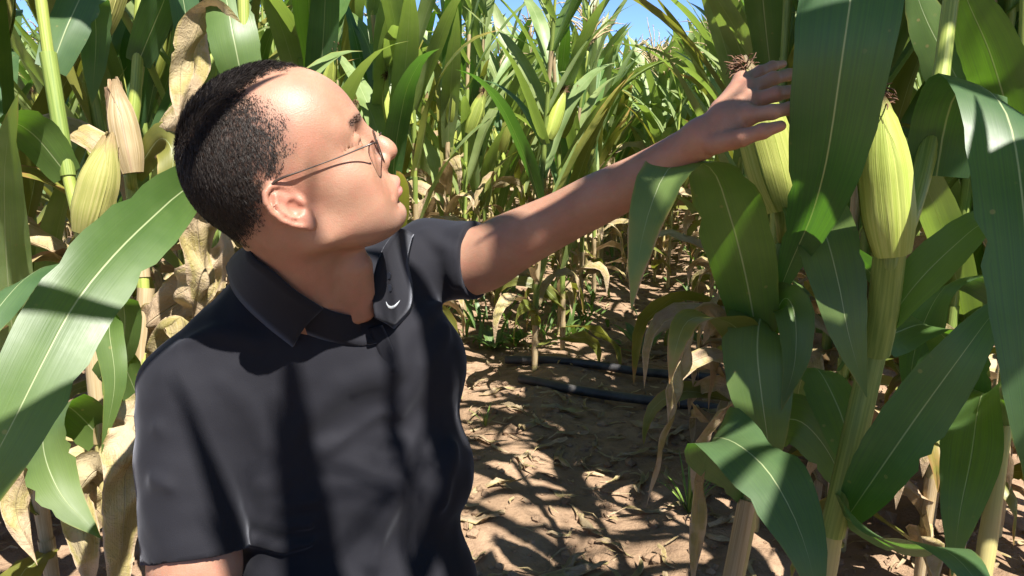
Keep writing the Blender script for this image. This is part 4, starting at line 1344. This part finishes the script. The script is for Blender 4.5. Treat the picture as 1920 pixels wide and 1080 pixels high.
# hair line in the head frame: >0 where hair grows
def hair_mask(q):
    x, y, z = q[:, 0], np.abs(q[:, 1]), q[:, 2]
    front = .070 - .6 * np.clip(y - .004, 0, .03) - 2.3 * np.clip(y - .030, 0, .02)        # front edge recedes at the temples
    top = (front - x) / .010
    # side: from temple down to the ear and behind it to the nape
    side_x = np.interp(z, [-.05, .0, .02, .035, .05, .075, .10, .125], [-.060, -.045, -.026, .004, .019, .028, .024, .016])
    side = (side_x - x) / .010
    low = (z - np.interp(x, [-.10, -.07, -.045, -.025, -.005, .02], [-.020, -.016, -.004, .028, .032, .038])) / .008
    w = np.clip((y - .045) / .02, 0, 1)
    m = np.minimum(top * (1 - w) + np.minimum(side, 8) * w, low)
    return m


def build_man():
    root = link('person', None, None, (float(W(660, 1200, 1.15)[0]), float(W(660, 1200, 1.15)[1]), 0.0))
    tag(root, 'man in black polo shirt and glasses reaching his left arm to a corn leaf', 'person')
    inv = -np.array(root.location)

    V, Q = surface(body_sdf, (-.62, .55, .30), (.46, 1.42, 1.14), .0029, slack=1.25, newton=1)
    # relax the reaching arm so that no joint of the chain shows
    d = s_chain(V, ARM_LS[4:-4, :3], np.zeros(len(ARM_LS) - 8)); a0, a1 = ARM_LS[4, :3], ARM_LS[-5, :3]; ax = (a1 - a0) / np.linalg.norm(a1 - a0)
    tt = (V - a0) @ ax
    wgt = ((d < .075) & (tt > .0) & (tt < np.linalg.norm(a1 - a0))).astype(float)[:, None]
    e = np.vstack([Q[:, [0, 1]], Q[:, [1, 2]], Q[:, [2, 3]], Q[:, [3, 0]]])
    for _ in range(14):
        sm = np.zeros_like(V); cn = np.zeros(len(V))
        np.add.at(sm, e[:, 0], V[e[:, 1]]); np.add.at(cn, e[:, 0], 1); np.add.at(sm, e[:, 1], V[e[:, 0]]); np.add.at(cn, e[:, 1], 1)
        V = V + wgt * .6 * (sm / np.maximum(cn, 1)[:, None] - V)
    q = to_head(V)
    near_head = np.linalg.norm(q - np.array((0, 0, .02)), axis=1) < .21
    hm = np.where(near_head, hair_mask(q), -5)
    hm = hm + np.where(near_head, .25 * vnoise(q, 160, 3) + .5 * vnoise(q, 60, 5), 0)
    stub = np.clip(hm * .22 + .28, 0, 1) * near_head * (q[:, 2] > -.07)
    e = q - EAR_C
    earr = np.exp(-((np.abs(q[:, 1]) - .080) / .012) ** 2 - (e[:, 0] / .022) ** 2 - (e[:, 2] / .034) ** 2)
    earr = np.clip(earr * 1.2, 0, 1) * near_head
    stub = stub * (1 - np.clip(earr * 2.2 - .3, 0, 1) * (np.abs(q[:, 1]) > .074))
    ay = np.abs(q[:, 1])
    lips = np.exp(-((q[:, 2] + .0515) / .0085) ** 4) * np.clip((.0235 - ay) / .004, 0, 1) * np.clip((q[:, 0] - .088) / .005, 0, 1) * near_head
    brow = np.exp(-((q[:, 2] - (.041 + .10 * (ay - .03) * (ay < .035))) / .0042) ** 2) * np.clip((ay - .008) / .006, 0, 1) * np.clip((.052 - ay) / .008, 0, 1) * (q[:, 0] > .055) * near_head
    beard = np.clip(1 - np.abs(q[:, 2] + .085) / .035, 0, 1) * (q[:, 0] > .03) * near_head
    me = mesh_np('body', V + inv, Q, M['skin'], {'stubble': stub, 'ear': earr, 'lips': lips, 'brow': np.clip(brow * 1.5, 0, 1), 'beard': beard})
    body = link('body', me, root)
    # ---- hair: short strands growing from the scalp, swept back
    R = np.random.default_rng(4)
    A, B_, C_ = V[Q[:, 0]], V[Q[:, 1]], V[Q[:, 3]]
    qc = to_head((A + C_) * .5)
    nr = np.cross(B_ - A, C_ - A); nr /= np.linalg.norm(nr, axis=1)[:, None] + 1e-12
    okm = hair_mask(qc) + .5 * vnoise(qc, 60, 5) + .6 * vnoise(qc, 160, 3)
    ok = (np.linalg.norm(qc, axis=1) < .2) & (okm > -.25) & (qc[:, 2] > -.03) & ~((np.abs(qc[:, 1]) > .0745) & (np.abs(qc[:, 0] + .012) < .03) & (qc[:, 2] < .032))
    ids = np.where(ok)[0]
    topness = np.clip((qc[ids, 2] - .085) / .04, 0, 1) * np.clip((.062 - np.abs(qc[ids, 1])) / .02, 0, 1)
    dens = np.clip(okm[ids] * .35 + .3, .10, 1)
    pick = R.choice(ids, size=40000, p=dens / dens.sum())
    tp = np.clip((qc[pick, 2] - .085) / .04, 0, 1) * np.clip((.064 - np.abs(qc[pick, 1])) / .02, 0, 1)
    bk = np.clip((-.02 - qc[pick, 0]) / .05, 0, 1)
    u, v = R.random(len(pick)), R.random(len(pick))
    base = A[pick] + (B_ - A)[pick] * u[:, None] + (C_ - A)[pick] * v[:, None]
    n = nr[pick]
    flow = np.tile(HB[:, 0] * -.2 - HB[:, 2] * .9, (len(pick), 1))
    tw = np.clip(tp * 1.3, 0, 1)[:, None]
    flow = flow * (1 - tw) + tw * (HB[:, 0] * .7 + HB[:, 2] * .2 - HB[:, 1] * .35)
    flow = flow + R.normal(size=flow.shape) * .35
    flow -= (flow * n).sum(1)[:, None] * n
    flow /= np.linalg.norm(flow, axis=1)[:, None]
    ln = (.0050 + .0025 * bk + .0065 * tp) * (.7 + .6 * R.random(len(pick))) * np.clip(okm[pick] * .22 + .25, .22, 1)
    lift = (.35 + .15 * tp)[:, None]
    d1 = n * lift + flow * (1 - .45 * lift); d1 /= np.linalg.norm(d1, axis=1)[:, None]
    d2 = n * lift * .5 + flow; d2 /= np.linalg.norm(d2, axis=1)[:, None]
    p1 = base + d1 * (ln * .55)[:, None]
    p2 = p1 + d2 * (ln * .5)[:, None]
    sd = np.cross(d1, n + R.normal(size=n.shape) * .6); sd /= np.linalg.norm(sd, axis=1)[:, None]
    w = .00030
    HV = np.stack([base - sd * w, base + sd * w, p1 + sd * w * .8, p1 - sd * w * .8, p2 + sd * w * .25, p2 - sd * w * .25], 1).reshape(-1, 3)
    k = np.arange(len(pick))[:, None] * 6
    HQ = np.vstack([k + np.array([[0, 1, 2, 3]]), k + np.array([[3, 2, 4, 5]])])
    hair = link('hair', mesh_np('hair', HV + inv, HQ, M['hair']), root)
    # eyebrows and lashes as strands
    isb = (brow > .45) & near_head & (q[:, 2] > .030)
    Vb = V[isb]
    Qb = q[isb]
    pk = R.integers(0, len(Vb), 420)
    bb = Vb[pk]; fb = np.sign(Qb[pk, 1])[:, None] * HB[:, 1][None] * .8 - HB[:, 0][None] * .35 + HB[:, 2][None] * .25 + R.normal(size=(420, 3)) * .15
    fb /= np.linalg.norm(fb, axis=1)[:, None]
    pe = bb + fb * .0045 + HB[:, 0] * .001
    sb = np.cross(fb, HB[:, 0]); sb /= np.linalg.norm(sb, axis=1)[:, None]
    EV = np.stack([bb - sb * .0002, bb + sb * .0002, pe + sb * .0001, pe - sb * .0001], 1).reshape(-1, 3)
    EQ = np.arange(len(EV)).reshape(-1, 4)
    sgn = Qb[pk, 1] > 0
    for side in (True, False):
        EVs = EV.reshape(-1, 4, 3)[sgn == side].reshape(-1, 3)
        link('eyebrow', mesh_np('eyebrow', EVs + inv, np.arange(len(EVs)).reshape(-1, 4), M['hair']), root)
    return root, inv
# ---- clothing
FOLDS = [  # (points px,py,d ; amplitude ; width): soft folds pulled in the cloth
    ([(840, 560, 1.12), (770, 620, 1.05), (720, 690, 1.03)], .006, .012),
    ([(850, 600, 1.10), (790, 690, 1.05), (745, 770, 1.04)], .005, .012),
    ([(735, 690, 1.03), (640, 720, 1.0), (560, 800, .99), (500, 900, .99)], .008, .016),
    ([(560, 860, 1.0), (640, 830, 1.0), (720, 780, 1.02)], .004, .012),
    ([(480, 930, 1.0), (530, 945, .99), (590, 940, .99)], .005, .007),
    ([(480, 970, 1.0), (530, 985, .99), (580, 985, .99)], .006, .007),
    ([(480, 1010, 1.0), (530, 1030, .99), (600, 1020, .99)], .005, .008),
    ([(480, 900, 1.0), (520, 905, .99), (560, 890, .99)], .004, .006),
    ([(330, 640, .95), (400, 620, .96), (480, 640, .97)], .005, .012),
    ([(420, 720, .96), (470, 760, .97), (500, 830, .98)], .005, .012),
    ([(290, 900, .92), (340, 930, .9), (400, 920, .9)], .004, .010),
    ([(285, 800, .92), (330, 840, .9), (380, 900, .9)], .004, .012),
    ([(800, 440, 1.14), (840, 470, 1.12), (850, 540, 1.12)], .004, .010),
    ([(870, 800, 1.08), (840, 900, 1.05), (830, 1040, 1.04)], .006, .014),
    ([(760, 840, 1.03), (740, 940, 1.02), (700, 1060, 1.02)], .006, .016),
]
FOLDW = [([W(*q) for q in f[0]], f[1], f[2]) for f in FOLDS]
GROOVE = [W(690, 596, .985), W(706, 610, .99), W(721, 640, 1.0), W(738, 680, 1.01)]


SLEEVES = [([SH_L, W(855, 489, 1.178), W(894, 488, 1.163)], [.058, .058, .0575], .016),
           ([SH_R, W(354, 860, .985), W(368, 1040, .967)], [.061, .063, .0615], .014)]


def shirt_base(p):
    d = s_cap(p, W(540, 545, 1.05), SH_R, .060, .060)
    d = smin(d, s_cap(p, W(600, 625, 1.05), W(480, 690, 1.04), .066, .066), .04)
    d = smin(d, s_cap(p, W(590, 650, 1.05), W(690, 650, 1.08), .072, .066), .03)
    d = smin(d, s_cap(p, W(630, 590, 1.08), SH_L, .066, .057), .03)
    d = smin(d, s_cap(p, W(450, 770, 1.06), W(752, 690, 1.135), .100, .094), .05)
    d = smin(d, s_cap(p, W(560, 900, 1.085), W(762, 880, 1.13), .102, .096), .05)
    d = smin(d, s_cap(p, W(575, 1090, 1.09), W(772, 1090, 1.13), .100, .092), .05)
    d = smin(d, s_cap(p, W(585, 1290, 1.13), W(755, 1290, 1.15), .118, .112), .05)
    for ch, rr, k in SLEEVES:
        a, b = ch[-2], ch[-1]; ax = (b - a) / np.linalg.norm(b - a)
        e = s_chain(p, ch + [b + ax * .08], rr + [rr[-1]])
        e = smax(e, (p - b) @ ax, .002)                                       # hem
        d = smin(d, e, k)
    return d


def shirt_sdf(p):
    d = shirt_base(p)
    i = np.where(np.abs(d) < .04)[0]
    if len(i):
        q = p[i]; a = np.zeros(len(i))
        for pts, amp, w in FOLDW:
            e = s_chain(q, pts, [0] * len(pts))
            a += 1.5 * amp * np.exp(-(e / w) ** 2)
        e = s_chain(q, GROOVE, [0] * len(GROOVE))
        a -= .007 * np.exp(-(e / .006) ** 2)
        a += .0022 * vnoise(q * np.array((1, 1, .55)), 22, 7) + .0014 * vnoise(q, 48, 9)
        d[i] = d[i] - a
    return d


def march(f, px, py, off=0.0, d0=.6, d1=1.5):
    """First hit of a pixel ray with surface f, pulled off metres towards the lens."""
    t = np.linspace(d0, d1, 360)
    v = f(np.array([W(px, py, k) for k in t]))
    j = np.argmax(v < 0) if (v < 0).any() else int(np.argmin(v))
    return W(px, py, t[j] - off)


def loft(A, B, n, m, bulge=0.0, bdir=None):
    """Grid between two splines, arched by bulge along bdir."""
    a, b = spline(A, n), spline(B, n)
    V = []
    for i in range(n + 1):
        for j in range(m + 1):
            t = j / m
            V.append(a[i] * (1 - t) + b[i] * t + (bdir * bulge * math.sin(math.pi * min(1, t * 1.0)) if bdir is not None else 0))
    F = [(i * (m + 1) + j, i * (m + 1) + j + 1, (i + 1) * (m + 1) + j + 1, (i + 1) * (m + 1) + j) for i in range(n) for j in range(m)]
    return V, F


def solid(o, th, off=0.0):
    m = o.modifiers.new('thick', 'SOLIDIFY'); m.thickness = th; m.offset = off
    return o


def build_clothes(root, inv):
    V, Q = surface(shirt_sdf, (-.66, .62, .16), (.10, 1.45, 1.02), .0045, slack=1.4, newton=1)
    keepv = body_sdf(V) > -.006
    keep = keepv[Q].any(1)
    me = mesh_np('polo_shirt', V, Q[keep], M['shirt'])
    bm = bmesh.new(); bm.from_mesh(me)
    bmesh.ops.delete(bm, geom=[v for v in bm.verts if not v.link_faces], context='VERTS')
    def cut(pt, nrm, rad, ax=.14):
        pt = Vector(pt); nrm = Vector(nrm)
        def near(c):
            h = c - pt; a = h.dot(nrm)
            return (h - nrm * a).length < rad and abs(a) < ax
        fs = [f for f in bm.faces if near(f.calc_center_median())]
        g = fs + list({e for f in fs for e in f.edges}) + list({v for f in fs for v in f.verts})
        bmesh.ops.bisect_plane(bm, geom=g, plane_co=pt, plane_no=nrm, dist=1e-5)
        bmesh.ops.delete(bm, geom=[v for v in bm.verts if near(v.co) and (v.co - pt).dot(nrm) > 1e-4], context='VERTS')
    cut((float(W(665, 1290, 1.14)[0]), float(W(665, 1290, 1.14)[1]), .27), (0, 0, -1), .5, .3)
    bmesh.ops.translate(bm, verts=bm.verts, vec=Vector(inv))
    for f in bm.faces: f.smooth = True
    bm.to_mesh(me); bm.free()
    shirt = solid(link('polo_shirt', me, root), .0028, -1)
    # stitched hem bands on the sleeves
    # collar: two flaps folded over the neck band
    fold = [(456, 452), (475, 482), (511, 509), (556, 547), (606, 578)]
    outer = [(425, 500), (436, 540), (460, 573), (502, 612), (550, 650)]
    A = [march(body_sdf, *q, .013) for q in fold]; A[0] = A[0] + cam_dir(0, 0, -1) * .03
    B = [march(shirt_sdf, *q, .006) for q in outer]
    v, f = loft(A, B, 20, 6, .006, cam_dir(-.3, .3, 1))
    solid(link('collar', mesh('collar', [x + inv for x in v], f, M['shirt']), shirt), .003, 0)
    fold = [(704, 596), (699, 545), (706, 500), (722, 462), (748, 428)]
    outer = [(738, 616), (770, 580), (772, 535), (765, 490), (775, 440)]
    A = [W(704, 596, .975), W(699, 545, .985), W(706, 500, 1.0), W(722, 462, 1.02), W(748, 428, 1.05)]
    B = [march(shirt_sdf, *q, .008) for q in outer]
    v, f = loft(A, B, 20, 6, .006, cam_dir(.3, .2, 1))
    cv, cf = v, f
    col2 = solid(link('collar', mesh('collar', [x + inv for x in v], f, M['shirt']), shirt), .003, 0)
    # inner neck band under the chin side
    A = [march(body_sdf, *q, .004) for q in [(470, 486), (511, 511), (556, 549), (611, 579), (655, 591), (704, 594)]]
    B = [march(shirt_sdf, *q, .002) for q in [(460, 560), (500, 590), (560, 620), (620, 640), (672, 648), (722, 640)]]
    v, f = loft(A, B, 18, 5, .004, cam_dir(0, 0, 1))
    solid(link('neck_band', mesh('neck_band', [x + inv for x in v], f, M['shirt']), shirt), .002, 0)
    # button placket down the chest
    for e0, e1 in (([(692, 616), (706, 650), (722, 700)], [(716, 610), (732, 645), (750, 694)]),):
        A = [march(shirt_sdf, *q, o) for q, o in zip(e0, (.002, .0015, -.002))]; B = [march(shirt_sdf, *q, o) for q, o in zip(e1, (.002, .0015, -.002))]
        v, f = loft(A, B, 14, 4, .0025, cam_dir(0, 0, 1))
        solid(link('placket', mesh('placket', [x + inv for x in v], f, M['shirt']), shirt), .003, 0)
    # small white tick emblem on the flap
    from mathutils.bvhtree import BVHTree
    bvh = BVHTree.FromPolygons([tuple(x) for x in cv], cf)
    eye = Vector((0, 0, CAMZ))
    def flap(px, py, off=.0035):
        h = bvh.ray_cast(eye, (Vector(W(px, py, 1.0)) - eye).normalized())[0]
        p = np.array(h) if h is not None else W(px, py, .99)
        return p - (p - np.array(eye)) * off
    up_l = [(724, 566), (727, 571), (733, 574), (741, 571), (750, 563)]
    lo_l = [(724, 566), (727, 576), (734, 580), (743, 575), (750, 563)]
    n = 10
    a = spline([flap(*q) for q in up_l], n); b = spline([flap(*q) for q in lo_l], n)
    v = [x + inv for x in a] + [x + inv for x in b]
    f = [(i, i + 1, n + 2 + i, n + 1 + i) for i in range(n)]
    tag(solid(link('emblem', mesh('emblem', v, f, M['emblem']), shirt), .0006, 0), 'small white tick mark emblem on the collar')
    for (px, py) in ((727, 517), (729, 540)):
        c = flap(px, py, .002) + inv
        vv, ff, uu = tube([c, c + cam_dir(0, 0, 1) * .002], [.005, .0045], 14)
        link('button', mesh('button', vv, ff, M['button'], smooth=False), shirt)

    # trousers and shoes: he squats, all of it below the frame
    hip = np.array(root.location) + np.array((0, .02, .26))
    kR, kL = W(450, 1420, .74), W(850, 1400, .80)
    aR, aL = np.array((kR[0] + .03, .80, .10)), np.array((kL[0] - .02, .84, .10))
    def tro(p):
        d = s_ell(p, hip, (.17, .14, .14))
        for k, a, s in ((kR, aR, -1), (kL, aL, 1)):
            d = smin(d, s_cap(p, hip + np.array((.09 * s, -.02, .0)), k, .088, .068), .04)
            d = smin(d, s_cap(p, k, a, .066, .05), .02)
        return d + .002 * vnoise(p, 30, 2)
    V2, Q2 = surface(tro, hip - np.array((.42, .62, .26)), hip + np.array((.42, .22, .30)), .010)
    link('trousers', mesh_np('trousers', V2 + inv, Q2, M['trousers']), root)
    for a in (aR, aL):
        def shoe(p, a=a):
            d = s_cap(p, a + np.array((0, .03, -.055)), a + np.array((0, -.16, -.068)), .040, .032)
            d = smin(d, s_cap(p, a + np.array((0, .02, -.05)), a + np.array((0, .01, .0)), .04, .045), .03)
            return np.maximum(d, .002 - p[:, 2])
        V3, Q3 = surface(shoe, a - np.array((.08, .24, .11)), a + np.array((.08, .10, .08)), .006)
        link('shoe', mesh_np('shoe', V3 + inv, Q3, M['shoe']), root)


def build_glasses():
    root = link('eyeglasses', None, None, tuple(head_w(.10, 0, .01)))
    tag(root, 'thin framed eyeglasses worn low on the nose of the man', 'glasses')
    inv = -np.array(root.location)
    def hw(x, y, z): return head_w(x, y, z) + inv
    for s in (-1, 1):
        cx, cy, cz = .1030, s * .0345, .0045
        tilt = math.radians(10)                    # pantoscopic tilt
        ring = []
        for k in range(40):
            th = 2 * math.pi * k / 40
            a = abs(math.cos(th)) ** .75 * math.copysign(1, math.cos(th)) * .0225
            b = abs(math.sin(th)) ** .75 * math.copysign(1, math.sin(th)) * .0180
            ring.append(hw(cx + b * math.sin(tilt) - .10 * abs(a) * (1 if a * s > 0 else -.3), cy + a, cz + b * math.cos(tilt)))
        acc = Acc()
        R = np.array(ring + [ring[0], ring[1]])
        v, f, u = tube(R, .00075, 6, cap=False)
        link('rim', mesh('rim', v, f, M['frame']), root)
        c = np.mean(ring, 0)
        n = len(ring)
        fw = HB[:, 0]
        vv = [c + fw * .0008] + ring + [c - fw * .0008] + [r - fw * .0012 for r in ring]
        ff = [(0, 1 + i, 1 + (i + 1) % n) for i in range(n)] + [(n + 1, n + 2 + (i + 1) % n, n + 2 + i) for i in range(n)]
        ff += [(1 + i, n + 2 + i, n + 2 + (i + 1) % n, 1 + (i + 1) % n) for i in range(n)]
        link('lens', mesh('lens', vv, ff, M['lens']), root)
        h = np.array((cx - .004, s * .0610, cz + .009))
        path = [hw(h[0] + .001, h[1] - s * .002, h[2] - .001), hw(h[0] - .004, s * .0645, h[2] + .001), hw(.060, s * .0710, .0190), hw(.020, s * .0775, .0255), hw(-.004, s * .0795, .0295), hw(-.016, s * .0775, .0275), hw(-.027, s * .0745, .014)]
        v, f, u = tube(path, [.0011, .0011, .0008, .0008, .0015, .0017, .0015], 8, n=30)
        link('temple', mesh('temple', v, f, M['frame']), root)
        v, f, u = tube([hw(cx + .001, s * .011, cz - .002), hw(cx - .004, s * .0125, cz - .006)], [.0022, .003], 8)
        link('nose_pad', mesh('nose_pad', v, f, M['lens']), root)
    v, f, u = tube([hw(.1045, -.0100, .008), hw(.1150, 0, .012), hw(.1045, .0100, .008)], .0009, 8, n=10)
    link('bridge', mesh('bridge', v, f, M['frame']), root)
person, person_inv = build_man()
build_clothes(person, person_inv)
build_glasses()
